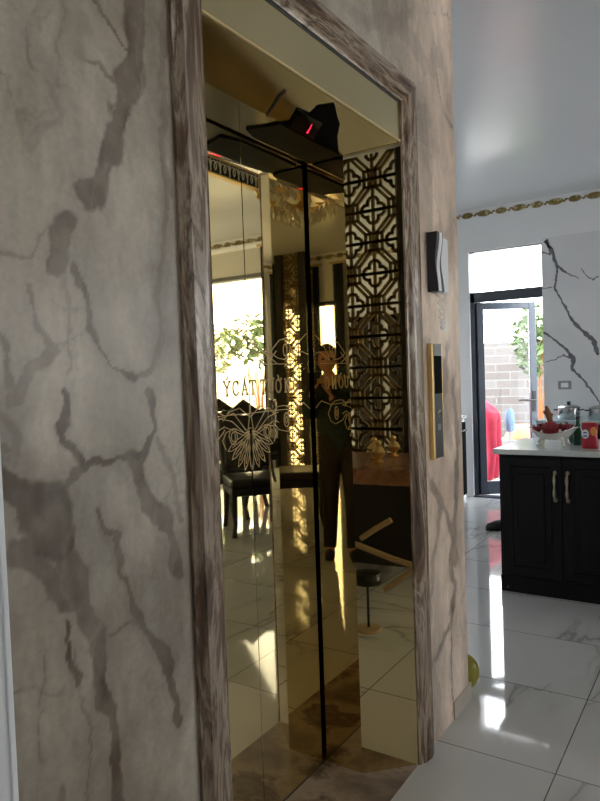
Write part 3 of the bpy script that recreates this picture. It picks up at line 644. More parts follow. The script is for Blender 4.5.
def head_mesh(mb, c, yaw, pitch=0, s=1.0):
    """egg-shaped skull with jaw, nose, mouth, ears, eye sockets; faces +x before turning"""
    Rm = Matrix.Rotation(yaw, 3, 'Z') @ Matrix.Rotation(pitch, 3, 'Y'); c = Vector(c)
    n, m = 28, 20; vs = []; fs = []
    def R_(th, ph):
        d = Vector((math.sin(th)*math.cos(ph), math.sin(th)*math.sin(ph), math.cos(th)))
        p = Vector((d.x*.092, d.y*.073, d.z*.112))
        if d.z < 0: p.x += .012*(-d.z); p.y *= 1-.30*d.z*d.z; p.x *= 1-.10*(-d.z)
        if d.x > 0:
            front = d.x
            nz = math.exp(-((p.y/.013)**2))*math.exp(-(((p.z+.012)/.024)**2)); p.x += .024*nz*front
            for e in (-1, 1): p.x -= .010*math.exp(-(((p.y-e*.032)/.017)**2)-(((p.z-.012)/.013)**2))*front
            p.x += .006*math.exp(-((p.y/.028)**2)-(((p.z+.058)/.009)**2))*front
            p.x += .007*math.exp(-((p.y/.025)**2)-(((p.z+.092)/.016)**2))*front
            p.x += .005*math.exp(-((p.y/.05)**2)-(((p.z-.030)/.010)**2))*front
        return p
    vs.append(R_(0, 0))
    for i in range(1, m):
        for k in range(n): vs.append(R_(PI*i/m, 2*PI*k/n))
    vs.append(R_(PI, 0))
    for k in range(n): fs.append((0, 1+k, 1+(k+1) % n))
    for i in range(m-2):
        for k in range(n): a = 1+i*n; fs.append((a+k, a+n+k, a+n+(k+1) % n, a+(k+1) % n))
    a = 1+(m-2)*n
    for k in range(n): fs.append((a+k, len(vs)-1, a+(k+1) % n))
    mb.add([c+Rm @ (v*s) for v in vs], fs, True)
    for e in (-1, 1):
        mb.tube([c+Rm @ (Vector((-.008+.014*math.cos(a), e*(.074+.006*math.sin(a/2)), -.005+.028*math.sin(a)))*s) for a in [i*PI/5 for i in range(11)]], .006*s, 6)
    return lambda v: c+Rm @ (Vector(v)*s)
def make_person(name, label, J, mats, head_c, yaw, pitch=0, hair=True, hands=(), s=1.0, group=None):
    """J: joints in world space. One continuous body; clothes and hair are children."""
    t = thing(name, label, 'person', (J['pel'][0], J['pel'][1], min(J['toeL'][2], J['toeR'][2])-.02), 0, group); off = Vector(t.location)
    loc = lambda mb: (setattr(mb, 'v', [tuple(Vector(v)-off) for v in mb.v]), mb)[1]
    V = []; E = []; R = []; idx = {}
    def j(n, r): idx[n] = len(V); V.append(J[n]); R.append(r); return idx[n]
    j('pel', (.13, .10)); j('bel', (.115, .085)); j('chest', (.135, .095)); j('neck', .05); j('hd', .052)
    E += [(0, 1), (1, 2), (2, 3), (3, 4)]
    for sd in 'LR':
        j('sh'+sd, .056); j('el'+sd, .040); j('wr'+sd, .027); E += [(2, idx['sh'+sd]), (idx['sh'+sd], idx['el'+sd]), (idx['el'+sd], idx['wr'+sd])]
        j('hip'+sd, .088); j('kn'+sd, .056); j('an'+sd, .038); j('toe'+sd, .034); E += [(0, idx['hip'+sd]), (idx['hip'+sd], idx['kn'+sd]), (idx['kn'+sd], idx['an'+sd]), (idx['an'+sd], idx['toe'+sd])]
    body = skin_mesh(name, V, E, R)
    # clothes are cut from the figure's own surface and stand a little off it
    names = list(idx.keys()) if False else ['pel', 'bel', 'chest', 'neck', 'hd']+[k for sd in 'LR' for k in ('sh'+sd, 'el'+sd, 'wr'+sd, 'hip'+sd, 'kn'+sd, 'an'+sd, 'toe'+sd)]
    bones = [(names[a], names[b], Vector(V[a]), Vector(V[b])) for a, b in E]
    me = bpy.data.meshes.new('tmp'); me.from_pydata(body.v, [], body.f); bmx = bmesh.new(); bmx.from_mesh(me); bmesh.ops.recalc_face_normals(bmx, faces=bmx.faces[:]); bmx.normal_update()
    nrm = [v.normal.copy() for v in bmx.verts]; bmx.free(); bpy.data.meshes.remove(me)
    def cls(c):
        best = None
        for na, nb, a, b in bones:
            d = b-a; t_ = max(0, min(1, (c-a).dot(d)/d.length_squared)); q = (c-(a+d*t_)).length
            if best is None or q < best[0]: best = (q, na, nb, t_)
        return best[1:]
    sets = {'shirt': set(), 'trousers': set()}; cf = mats.get('cuff', .85)
    for k, f in enumerate(body.f):
        c = Vector((0, 0, 0))
        for q in f: c += Vector(body.v[q])
        na, nb, t_ = cls(c/len(f))
        if nb[:2] in ('sh', 'el') or (nb[:2] == 'wr' and t_ < cf) or nb == 'chest' or (nb == 'bel') or (nb == 'neck' and t_ < .62) or (nb[:3] == 'hip' and t_ < .6): sets['shirt'].add(k)
        if nb[:2] in ('hi', 'kn') or (nb[:2] == 'an' and t_ < .97) or (nb == 'bel'): sets['trousers'].add(k)
    for cl, off_ in (('trousers', .009), ('shirt', .016)):
        used = sorted({q for k in sets[cl] for q in body.f[k]}); mp = {q: n_ for n_, q in enumerate(used)}
        cm = MB(); cm.add([Vector(body.v[q])+nrm[q]*off_ for q in used], [[mp[q] for q in body.f[k]] for k in sorted(sets[cl])], True)
        ec = {}
        for f in cm.f:
            for a_, b_ in zip(f, f[1:]+f[:1]): ec.setdefault((min(a_, b_), max(a_, b_)), []).append(1)
        nb_ = {}
        for (a_, b_), c_ in ec.items():
            if len(c_) == 1: nb_.setdefault(a_, []).append(b_); nb_.setdefault(b_, []).append(a_)
        for it_ in range(14):
            nv_ = {q: (Vector(cm.v[q])+sum((Vector(cm.v[k_]) for k_ in ks), Vector((0, 0, 0))))/(1+len(ks)) for q, ks in nb_.items()}
            for q, v_ in nv_.items(): cm.v[q] = tuple(v_)
        co_ = loc(cm).build(cl, mats[cl], t); sm_ = co_.modifiers.new('cloth', 'SOLIDIFY'); sm_.thickness = .006; sm_.offset = 0
    P = head_mesh(body, head_c, yaw, pitch, s)
    for h in hands: hand(body, *h)
    body_o = loc(body).build('body', mats['skin'], t)
    for sd in 'LR':
        a, b = Vector(J['an'+sd]), Vector(J['toe'+sd]); d = (b-a); d.z = 0; d = d.normalized() if d.length > 0 else Vector((1, 0, 0)); z = min(J['toeL'][2], J['toeR'][2])-.02
        heel = a-d*.05; heel.z = z+.028; tp = b+d*.04; tp.z = z+.022; mid = (heel+tp)/2; mid.z = z+.034
        mb = MB().tube([heel-d*.02, heel, mid, tp-d*.03, tp], [.012, .032, .040, .036, .012], 12); mb.v = [(x, y, max(zz, z)) for x, y, zz in mb.v]
        loc(mb).build('shoe', mats['shoe'], t)
    if hair:
        hb = MB(); n, m = 24, 10; vs = []; fs = []
        for i in range(m+1):
            for k in range(n):
                th = (PI*.62)*i/m; ph = 2*PI*k/n
                if math.cos(ph) > .3: th = min(th, PI*.30+.12*(1-math.cos(ph)))
                d = Vector((math.sin(th)*math.cos(ph), math.sin(th)*math.sin(ph), math.cos(th))); vs.append(P((d.x*.103, d.y*.084, d.z*.122+.002)))
        for i in range(m):
            for k in range(n): fs.append((i*n+k, (i+1)*n+k, (i+1)*n+(k+1) % n, i*n+(k+1) % n))
        hb.add(vs, fs, True); hb.tube([P((-.09, 0, .02)), P((-.125, 0, -.02)), P((-.12, 0, -.10)), P((-.10, 0, -.20))], [.03, .038, .032, .01], 10)
        loc(hb).build('hair', mats['hair'], t)
    for e in (-1, 1):
        ey = MB().ball(P((.076, e*.031, .012)), .0115*s, 10, 8); loc(ey).build('eye', mats['eye'], t)
    return t
M['eye'] = mat('eye_dark', lin(30, 24, 22), .2)
# photographer, seen back-to-front in the corner of the two gold mirrors
FD = Vector((.85, .527, 0)); RD = Vector((.527, -.85, 0))
pp = lambda f, r, z: tuple(FD*f+RD*(r-.035)+Vector((0, 0, z)))
Jp = dict(pel=pp(-.24, -.15, .86), bel=pp(-.25, -.14, 1.0), chest=pp(-.26, -.12, 1.18), neck=pp(-.27, -.09, 1.34), hd=pp(-.265, -.085, 1.42),
          shR=pp(-.25, .03, 1.29), elR=pp(-.20, .06, 1.08), wrR=pp(-.075, .035, 1.24), shL=pp(-.26, -.26, 1.27), elL=pp(-.16, -.27, 1.06), wrL=pp(-.085, -.085, 1.22),
          hipL=pp(-.24, -.235, .82), knL=pp(-.20, -.24, .45), anL=pp(-.22, -.23, .075), toeL=pp(-.10, -.24, .04), hipR=pp(-.24, -.075, .82), knR=pp(-.24, -.07, .45), anR=pp(-.28, -.06, .075), toeR=pp(-.16, -.05, .04))
make_person('person', 'person in a dark teal top and brown trousers holding up a phone before the elevator', Jp,
            dict(skin='skin', shirt='teal_cloth', trousers='brown_cloth', shoe='black_rubber', hair='hair', eye='eye', cuff=.88), pp(-.25, -.08, 1.485), math.atan2(FD.y, FD.x), .12,
            hands=((pp(-.07, .045, 1.25), (FD*.2+Vector((0, 0, 1))-RD*.35), -RD, FD, 1.0, .92), (pp(-.08, -.095, 1.23), (FD*.2+Vector((0, 0, 1))+RD*.35), RD, FD, 1.0, .92)), s=.96)
ph = thing('mobile_phone', 'mobile phone in a black case held upright by the person, in front of the elevator', 'phone', (0, 0, 1.30))
rot = Matrix.Rotation(math.atan2(FD.y, FD.x), 3, 'Z') @ Matrix.Rotation(.038, 3, 'Y')
mb = MB().rbox((-.020, -.036, -.045), (-.010, .036, .095), .004); mb.v = [tuple(rot @ Vector(v)) for v in mb.v]; mb.build('case', 'black_rubber', ph)
mb = MB().box((-.0212, -.033, -.04), (-.0202, .033, .09)); mb.v = [tuple(rot @ Vector(v)) for v in mb.v]; mb.build('screen', 'black_screen', ph)
# person outside in red, bending forward
B0 = Vector((7.72, 2.36, -.012))
pq = lambda x, y, z: tuple(B0+Vector((x, y, z)))
Jr = dict(pel=pq(0, .04, .88), bel=pq(.06, .16, .95), chest=pq(.12, .36, 1.0), neck=pq(.16, .54, .98), hd=pq(.17, .60, .96), shL=pq(.0, .40, .97), elL=pq(-.03, .48, .72), wrL=pq(.0, .56, .50), shR=pq(.27, .38, .97), elR=pq(.30, .46, .72), wrR=pq(.26, .54, .50),
          hipL=pq(-.08, .03, .84), knL=pq(-.08, .0, .47), anL=pq(-.08, .04, .08), toeL=pq(-.06, .16, .04), hipR=pq(.09, .03, .84), knR=pq(.10, -.0, .47), anR=pq(.10, .03, .08), toeR=pq(.12, .15, .04))
make_person('person', 'person in red clothes bending over outside the glazed garden door', Jr, dict(skin='skin', shirt='red_cloth', trousers='red_cloth', shoe='white_plastic', hair='hair', eye='eye', cuff=.9), pq(.18, .68, .90), 1.35, .7,
            hands=((pq(.0, .57, .49), (0, .2, -1), (1, 0, 0), (0, 1, 0), .6, .95), (pq(.26, .55, .49), (0, .2, -1), (-1, 0, 0), (0, 1, 0), .6, .95)))
# blue cloth bag beside the person in red, orange basin further out
t = thing('cloth_bag', 'blue cloth bag on a stand outside, beside the person in red', 'bag', (7.98, 2.24, -.012))
MB().lathe([(.0, .62), (.05, .63), (.06, .74), (.05, .86), (.03, .90)], (0, 0, 0), 14).build('sack', 'blue_cloth', t)
MB().tube([(0, 0, 0), (0, 0, .62)], .012).lathe([(.12, 0), (.12, .015), (.0, .02)], (0, 0, 0), 16).build('stand', 'grey_plastic', t)
t = thing('plastic_basin', 'orange plastic basin upturned on a low pale ledge outside the garden door', 'basin', (8.4, 2.19, .50))
MB().lathe([(.22, 0), (.23, .015), (.18, .15), (.16, .165), (0, .165)], (0, 0, 0), 24).build('bowl', mat('orange_plastic', lin(240, 130, 80), .4), t)
struct('garden_ledge', MB().box((8.1, 1.2, -.015), (8.7, 2.45, .5)), 'patio')

# ------------------------------------------------------------------ kitchen island
IX = 4.075
isl = thing('kitchen_island', 'black panelled kitchen island with paired bronze handles under a white worktop', 'kitchen island', (IX, 1.22, 0))
def I_(mb): mb.v = [(x-IX, y-1.22, z) for x, y, z in mb.v]; return mb
YE = -.45
I_(MB().box((IX+.02, YE, 0), (IX+.62, 1.22, .852))).build('carcass', 'black_wood', isl)
I_(MB().box((IX+.005, YE, 0), (IX+.02, 1.22, .10))).build('plinth', 'black_wood', isl)
edges = [1.205, .848, .490, .132, -.226]
for k in range(4):
    y1, y0 = edges[k]-.002, edges[k+1]+.002
    d = I_(MB().rbox((IX, y0, .105), (IX+.02, y1, .835), .003, 1)).build('door', 'black_wood', isl)
    i0, i1 = y0+.062, y1-.062
    pr = MB()
    for a, b in (((i0, .165), (i1, .165)), ((i1, .165), (i1, .775)), ((i1, .775), (i0, .775)), ((i0, .775), (i0, .165))):
        pr.tube([(IX, a[0], a[1]), (IX, b[0], b[1])], .007, 6)
    pr.rbox((IX-.006, i0+.035, .20), (IX+.004, i1-.035, .74), .004, 1)
    I_(pr).build('raised_panel', 'black_wood', d)
    hy = y0+.036 if k % 2 == 0 else y1-.030
    h = MB().tube([(IX-.004, hy, .752), (IX-.026, hy, .742), (IX-.034, hy, .712), (IX-.030, hy, .671), (IX-.034, hy, .630), (IX-.026, hy, .600), (IX-.004, hy, .590)], [.006, .006, .0105, .0055, .0105, .006, .006], 10)
    h.ball((IX-.004, hy, .752), (.008, .012, .014), 10, 8).ball((IX-.004, hy, .590), (.008, .012, .014), 10, 8)
    I_(h).build('handle', 'bronze', d)
I_(MB().ball((IX-.001, 1.175, .03), .006, 8, 6)).build('screw_cap', 'steel', isl)
wt = MB().rbox((IX-.025, YE-.03, .853), (IX+.68, 1.246, .884), .004).build('worktop', 'worktop'); tag(wt, 'white stone worktop lying over the black kitchen island', 'worktop')
ZT = .8845
# footed boat-shaped bowl
bw = thing('fruit_bowl', 'white footed boat-shaped bowl holding dark red fruit on the island worktop', 'bowl', (4.30, .945, ZT))
n = 36
def bowl_ring(ry, rx, z, wave, off=0):
    return [(rx*math.cos(2*PI*k/n), ry*math.sin(2*PI*k/n)*(1+.0*wave), z+wave*(.016*(math.sin(2*PI*k/n)**2)*2+.006*math.cos(6*PI*k/n))) for k in range(n)]
rings = [bowl_ring(.045, .03, .040, 0), bowl_ring(.085, .055, .046, 0), bowl_ring(.115, .078, .066, .4), bowl_ring(.145, .098, .086, 1), bowl_ring(.158, .105, .090, 1), bowl_ring(.150, .099, .090, 1), bowl_ring(.11, .072, .070, .4), bowl_ring(.06, .04, .056, 0)]
vs = [v for r in rings for v in r]; fs = [(i*n+k, i*n+(k+1) % n, (i+1)*n+(k+1) % n, (i+1)*n+k) for i in range(7) for k in range(n)]+[list(range(n-1, -1, -1)), list(range(7*n, 8*n))]
MB().add(vs, fs, True).build('dish', 'ceramic', bw)
for a in (-1, 1):
    for b in (-1, 1):
        MB().tube([(b*.040, a*.058, .056), (b*.048, a*.070, .03), (b*.046, a*.066, .014), (b*.052, a*.076, .011)], [.014, .012, .009, .009], 10).ball((b*.052, a*.076, .0085), (.012, .014, .008), 10, 6).build('foot', 'ceramic', bw)
def fruit(x, y, z, r, label):
    t = thing('red_fruit', label, 'fruit', (x, y, z), 0, None)
    mb = MB().ball((0, 0, r*.9), (r*.92, r, r*.92), 16, 12)
    for k in range(9):
        a = k*2.4; e = .5-k*.09; c = Vector((math.cos(a)*math.cos(e)*r*.92, math.sin(a)*math.cos(e)*r, r*.9+math.sin(e)*r*.9)); d = (c-Vector((0, 0, r*.9))).normalized()
        mb.tube([c-d*.003, c+d*.008+Vector((0, 0, .008)), c+d*.012+Vector((0, 0, .02))], [.008, .005, .001], 6)
    mb.build('flesh', 'red_fruit', t)
    MB().tube([(0, 0, r*1.8), (.003, .004, r*1.8+.012)], [.006, .004], 6).build('stalk', 'root_brown', t)
fruit(4.29, .955, ZT+.062, .052, 'big dark red fruit in the middle of the white bowl')
fruit(4.30, 1.034, ZT+.084, .022, 'small dark red fruit at the left end of the white bowl')
fruit(4.30, .864, ZT+.082, .032, 'dark red fruit at the right end of the white bowl')
g = MB().tube([(0, 0, 0), (-.0, .004, .035), (0, .016, .075), (0, .022, .098)], [.016, .02, .014, .008], 10).tube([(0, .004, .04), (0, .03, .058), (0, .036, .066)], [.012, .011, .006], 8).tube([(0, -.002, .03), (0, -.016, .05)], [.011, .006], 8)
o = g.build('ginger_root', 'root_brown'); o.location = (4.29, .957, ZT+.152); tag(o, 'brown knobbly root standing on top of the red fruit', 'root')
# red packet
pk = thing('snack_packet', 'upright red packet with a round blue and white badge on the island worktop', 'packet', (4.215, .715, ZT), 0)
def pouch(w, h, d):
    mb = MB(); nn = 10; mm = 12; vs = []; fs = []
    for sgn in (-1, 1):
        for i in range(mm+1):
            for k in range(nn+1):
                u_, v_ = k/nn*2-1, i/mm; bul = (1-u_**2)**.6*math.sin(PI*min(1, .12+v_*.88))**.6 if v_ < 1 else 0
                vs.append((sgn*(d/2*bul+.001), u_*w/2*(1+.05*math.sin(v_*9)), v_*h))
    N = (mm+1)*(nn+1)
    for q in (0, 1):
        for i in range(mm):
            for k in range(nn): a = q*N+i*(nn+1)+k; fs.append((a, a+1, a+nn+2, a+nn+1))
    ring = [k for k in range(nn+1)]+[i*(nn+1)+nn for i in range(1, mm+1)]+[mm*(nn+1)+k for k in range(nn-1, -1, -1)]+[i*(nn+1) for i in range(mm-1, 0, -1)]
    for i in range(len(ring)): a, b = ring[i], ring[(i+1) % len(ring)]; fs.append((a, b, N+b, N+a))
    return mb.add(vs, fs, True)
pouch(.088, .155, .045).build('pouch', mat('glossy_red_foil', lin(178, 32, 52), .25, amt=.1), pk)
MB().ball((-.0235, .022, .088), (.004, .021, .027), 16, 8).build('badge', mat('badge_white', lin(220, 220, 226), .4), pk)
mbb = MB(); 
for zz in (.078, .098): mbb.rbox((-.0285, .012, zz-.005), (-.0262, .032, zz+.003), .001, 1)
mbb.build('badge_print', mat('badge_blue', lin(50, 70, 150), .4), pk)
MB().ball((-.020, -.022, .104), (.005, .018, .026), 12, 8).build('picture', mat('packet_orange', lin(226, 150, 70), .4, amt=.3, scale=40), pk)
MB().box((-.002, -.044, .150), (.002, .044, .162)).build('seal', mat('seal_pale', lin(226, 190, 180), .3), pk)
# jar, bottles behind
t = thing('glass_jar', 'squat teal glass jar behind the white bowl on the island', 'jar', (4.52, .84, ZT))
MB().lathe([(.05, 0), (.056, .01), (.056, .085), (.045, .1), (.04, .1), (.04, .012), (0, .012)], (0, 0, 0), 20).build('body', mat('teal_glass', lin(52, 96, 98), .08, amt=.1), t)
MB().lathe([(.046, .1), (.046, .115), (0, .117)], (0, 0, 0), 20).build('lid', 'steel', t)
t = thing('glass_bottle', 'dark green glass bottle standing between the bowl and the red packet', 'bottle', (4.40, .815, ZT))
MB().lathe([(.028, 0), (.031, .01), (.031, .09), (.013, .13), (.011, .165), (.0, .165)], (0, 0, 0), 18).build('body', mat('green_glass', lin(22, 66, 44), .06, amt=.2), t)
MB().lathe([(.013, .16), (.013, .178), (0, .179)], (0, 0, 0), 14).build('cap', 'black_rubber', t)
t = thing('sauce_bottle', 'dark brown bottle with a pale label just right of the red packet', 'bottle', (4.36, .648, ZT))
MB().lathe([(.03, 0), (.033, .01), (.033, .12), (.015, .16), (.013, .2), (0, .2)], (0, 0, 0), 18).build('body', mat('brown_glass', lin(60, 34, 22), .08, amt=.2), t)
MB().lathe([(.0335, .07), (.0335, .125)], (0, 0, 0), 18).build('label', 'ceramic', t)
MB().lathe([(.015, .195), (.015, .215), (0, .216)], (0, 0, 0), 14).build('cap', 'ceramic', t)
# back counter along the kitchen wall with pots
bc = thing('back_counter', 'pale counter against the white marble wall, right of the garden door', 'counter', (6.65, .5, 0))
MB().box((-.28, -1.05, 0), (.30, 1.02, .85)).build('carcass', 'black_wood', bc)
MB().rbox((-.31, -1.07, .85), (.304, 1.04, .885), .004).build('top', mat('pale_blue_top', lin(176, 200, 204), .15, amt=.03), bc)
def pot(x, y, r, h, label, m='steel'):
    t = thing('cooking_pot', label, 'pot', (x, y, .8855))
    MB().lathe([(r*.94, 0), (r, .012), (r, h), (r+.006, h+.004), (r-.006, h+.004), (r-.008, .01), (0, .01)], (0, 0, 0), 28).build('body', m, t)
    MB().lathe([(r, h+.006), (r*.8, h+.02), (r*.2, h+.032), (0, h+.033)], (0, 0, 0), 28).build('lid', m, t)
    MB().lathe([(.012, h+.03), (.02, h+.045), (.016, h+.058), (0, h+.06)], (0, 0, 0), 14).build('knob', 'black_rubber', t)
    for sg in (-1, 1): MB().tube([(0, sg*(r-.004), h*.78), (-.02, sg*(r+.03), h*.82), (.02, sg*(r+.03), h*.82), (.0, sg*(r-.004), h*.78)], .006, 8).build('handle', 'black_rubber', t)
pot(6.60, 1.30, .10, .10, 'steel cooking pot with black knob on the pale back counter, left of the other pot')
pot(6.62, 1.02, .11, .09, 'wide steel pot on the pale back counter, behind the red packet')
# counter on the north wall with dark front
nc = thing('side_counter', 'white-topped counter with a dark oven front left of the garden door', 'counter', (6.3, 2.52, 0))
MB().box((-.60, -.105, 0), (.585, .095, .86)).build('carcass', 'white_plastic', nc)
MB().rbox((-.62, -.13, .86), (.59, .095, .89), .004).build('top', 'worktop', nc)
ov = MB().rbox((-.58, -.128, .05), (.565, -.106, .82), .004, 1).build('oven_front', 'black_glass', nc)
MB().tube([(-.5, -.122, .74), (-.5, -.155, .74), (.5, -.155, .74), (.5, -.122, .74)], .010, 8).build('handle', 'steel', ov)
struct('wall_north_tile', MB().box((5.4, YN-.012, .90), (XR, YN, 1.56)), 'white_marble')
# socket on marble wall
so = thing('wall_socket', 'grey wall socket plate on the white marble wall above the bowl', 'socket', (XR-.012, 1.405, 1.188))
MB().rbox((-.009, -.062, -.042), (0, .062, .042), .004).build('plate', 'grey_plastic', so)
MB().rbox((-.012, -.034, -.022), (-.008, .034, .022), .002).build('insert', 'white_plastic', so)
# pomelo by the wall end, black shoe
po = thing('green_melon', 'yellow-green melon lying on the floor at the end of the marble wall', 'melon', (2.735, .985, 0))
MB().ball((0, 0, .075), (.062, .062, .075), 24, 16).build('rind', 'pomelo', po)
MB().tube([(0, 0, .146), (.004, 0, .156)], [.007, .005], 8).build('stem', 'root_brown', po)
sh = thing('shoe', 'black shoe on the shiny floor poking out behind the island', 'shoe', (5.62, 1.66, 0), 2.15)
MB().tube([(-.17, 0, .05), (-.14, 0, .045), (-.05, 0, .05), (.06, 0, .042), (.12, 0, .03), (.14, 0, .024)], [.02, .045, .05, .042, .03, .01], 14).tube([(-.13, 0, .06), (-.13, 0, .13)], [.042, .046], 12).build('upper', 'black_rubber', sh)
s_ = MB().tube([(-.17, 0, .012), (-.1, 0, .012), (.06, 0, .012), (.14, 0, .012)], [.03, .048, .046, .016], 12); s_.v = [(x, y, min(max(z, 0), .02)) for x, y, z in s_.v]; s_.build('sole', 'black_screen', sh)
# ------------------------------------------------------------------ on the right-hand marble: intercom and call panel
ic = thing('intercom', 'white and charcoal intercom handset hanging on the marble right of the lift', 'intercom', (2.385, WY, 1.775))
MB().rbox((-.02, -.022, -.106), (.095, 0, .106), .010, 3).build('base', 'white_plastic', ic)
def handset(x0, x1, y0, w):  # curved handset body
    mb = MB(); n = 14; vs = []; fs = []
    for i in range(n+1):
        v = i/n*2-1; z = v*.108; dp = y0-.012*(1-.9*math.exp(-(v/.6)**2)) ; 
        for x, y in ((x0, -.0), (x1, -.0), (x1, dp), (x0, dp)): vs.append((x, y, z))
    for i in range(n):
        for k in range(4): fs.append((i*4+k, i*4+(k+1) % 4, i*4+4+(k+1) % 4, i*4+4+k))
    fs += [(3, 2, 1, 0), (n*4, n*4+1, n*4+2, n*4+3)]
    return mb.add(vs, fs)
hs_ = handset(-.072, -.012, -.030, 0).build('handset', 'dark_plastic', ic)
cp = MB(); vs = []; fs = []
n = 16
for i in range(n+1):
    v = i/n*2-1; z = v*.107; xc = -.046+.010*math.sin(v*1.9+.2); y = -.030-.012*(1-.9*math.exp(-(v/.6)**2))-.002
    vs += [(xc-.013, y, z), (xc+.013, y, z), (xc+.013, y+.004, z), (xc-.013, y+.004, z)]
for i in range(n):
    for k in range(4): fs.append((i*4+k, i*4+(k+1) % 4, i*4+4+(k+1) % 4, i*4+4+k))
fs += [(3, 2, 1, 0), (n*4, n*4+1, n*4+2, n*4+3)]
cp.add(vs, fs, True).build('white_stripe', 'white_plastic', hs_)
cd = [(-.03, -.035, -.108)]
for i in range(90):
    a = i*1.0; f = i/89; c = Vector((-.03+.045*math.sin(f*PI)*.4-.03*math.sin(f*PI), -.03, -.108-.135*math.sin(f*PI))) if False else Vector((-.045+.07*f, -.030, -.108-.135*math.sin(f*PI)))
    cd.append((c.x+.006*math.cos(a), c.y+.006*math.sin(a), c.z))
MB().tube(cd, .0022, 5).build('coiled_cord', 'white_plastic', ic)
MB().box((-.01, -.022, .108), (.03, -.004, .118)).build('hook', 'grey_plastic', ic)
pa = thing('call_panel', 'tall slim lift call panel with brass edges and dark display on the marble', 'call panel', (2.345, WY, 1.265))
MB().rbox((-.050, -.016, -.212), (.046, .001, .212), .002).build('faceplate', 'slate', pa)
MB().rbox((-.053, -.018, -.214), (-.036, .0, .214), .002).build('brass_edge', 'brass', pa)
MB().rbox((.043, -.018, -.214), (.048, .0, .214), .001).build('brass_edge', 'brass', pa)
MB().rbox((-.028, -.0185, .028), (.041, -.015, .168), .001).build('display', 'black_glass', pa)
MB().rbox((-.028, -.0175, .168), (.041, -.015, .212), .001).build('top_plate', 'grey_plastic', pa)
bt = MB().lathe([(.015, 0), (.014, .004), (0, .005)], (0, 0, 0), 20); bt.v = [(x+.006, -.016-z, y-.045) for x, y, z in bt.v]; bt.build('button', 'steel', pa)
bt = MB().poly([(-.001, -.0215, -.049), (.006, -.0215, -.040), (.013, -.0215, -.049)], .0025, .002, (0, 1, 0)).build('arrow', 'dark_plastic', bpy.data.objects[bt.v and 'button'])
MB().rbox((-.010, -.0172, -.108), (.022, -.0155, -.085), .0008).build('nameplate', 'grey_plastic', pa)
# ------------------------------------------------------------------ the room behind the camera, as the gold mirrors show it, with two added windows
# big garden window in the dining corner
wf_ = MB()
for y in (-5.05, -3.18, -1.75): wf_.box((XR2+.06, y-.03 if y > -5.05 else y, .0), (XR2+.11, y+.03 if y < -1.75 else y, 2.62))
wf_.box((XR2+.06, -5.05, 0), (XR2+.11, -1.75, .06)).box((XR2+.06, -5.05, 2.56), (XR2+.11, -1.75, 2.62))
w1 = struct('window_1', wf_, 'white_plastic'); pane('window_pane', (XR2+.08, -5.02, .06), (XR2+.086, -1.78, 2.56), w1)
# west glass door and narrow light
wf_ = MB()
for y in (-3.25, -2.70, -2.15): wf_.box((XL-.11, y-.03 if y > -3.25 else y, 0), (XL-.06, y+.03 if y < -2.15 else y, 2.40))
wf_.box((XL-.11, -3.25, 0), (XL-.06, -2.15, .06)).box((XL-.11, -3.25, 2.34), (XL-.06, -2.15, 2.40))
w2 = struct('window_2', wf_, 'dark_post'); pane('window_pane', (XL-.088, -3.22, .06), (XL-.082, -2.18, 2.34), w2)
# south window with broad dark mullions and pale shutters
wf_ = MB()
for x in (-1.9, -1.40, -1.30, -1.22, -1.11, -1.03, -.84, -.76, -.28): wf_.box((x, YB-.03, .3), (x+.08, YB+.03, 2.15))
wf_.box((-1.9, YB-.03, .3), (-.2, YB+.03, .36)).box((-1.9, YB-.03, 2.09), (-.2, YB+.03, 2.15))
w3 = struct('window_3', wf_, 'dark_post'); MB().box((-1.88, YB-.02, .36), (-.22, YB+.012, 2.09)).build('pale_shutter', 'white_plastic', w3)
wf_ = MB()  # south window added out of view to light the elevator wall
for x in (4.6, 5.4, 6.19): wf_.box((x, YB-.12, .3), (x+.06, YB-.05, 2.6))
wf_.box((4.6, YB-.12, .3), (6.25, YB-.05, .36)).box((4.6, YB-.12, 2.54), (6.25, YB-.05, 2.6))
w4 = struct('added_window_4', wf_, 'white_plastic'); pane('window_pane', (4.64, YB-.09, .36), (6.21, YB-.084, 2.54), w4)
wf_ = MB().box((XL-.11, -5.0, .2), (XL-.06, -4.95, 2.6)).box((XL-.11, -3.8, .2), (XL-.06, -3.75, 2.6)).box((XL-.11, -4.40, .2), (XL-.06, -4.35, 2.6)).box((XL-.11, -5, .2), (XL-.06, -3.75, .25)).box((XL-.11, -5, 2.55), (XL-.06, -3.75, 2.6))  # west window added out of view to brighten the room behind the camera
w5 = struct('added_window_5', wf_, 'white_plastic'); pane('window_pane', (XL-.088, -4.95, .25), (XL-.082, -3.8, 2.55), w5)
# roller blind over the dining window
rb = thing('roller_blind', 'pale roller blind pulled a little way down over the bright dining window', 'blind', (XR2-.01, -3.02, 2.93))
MB().tube([(-.05, -1.28, 0), (-.05, 1.28, 0)], .035, 14).build('roller', 'white_plastic', rb)
MB().box((-.052, -1.26, -.33), (-.048, 1.26, 0)).build('fabric', 'blind', rb)
MB().rbox((-.062, -1.26, -.375), (-.038, 1.26, -.33), .006).build('bottom_bar', 'grey_bar', rb)
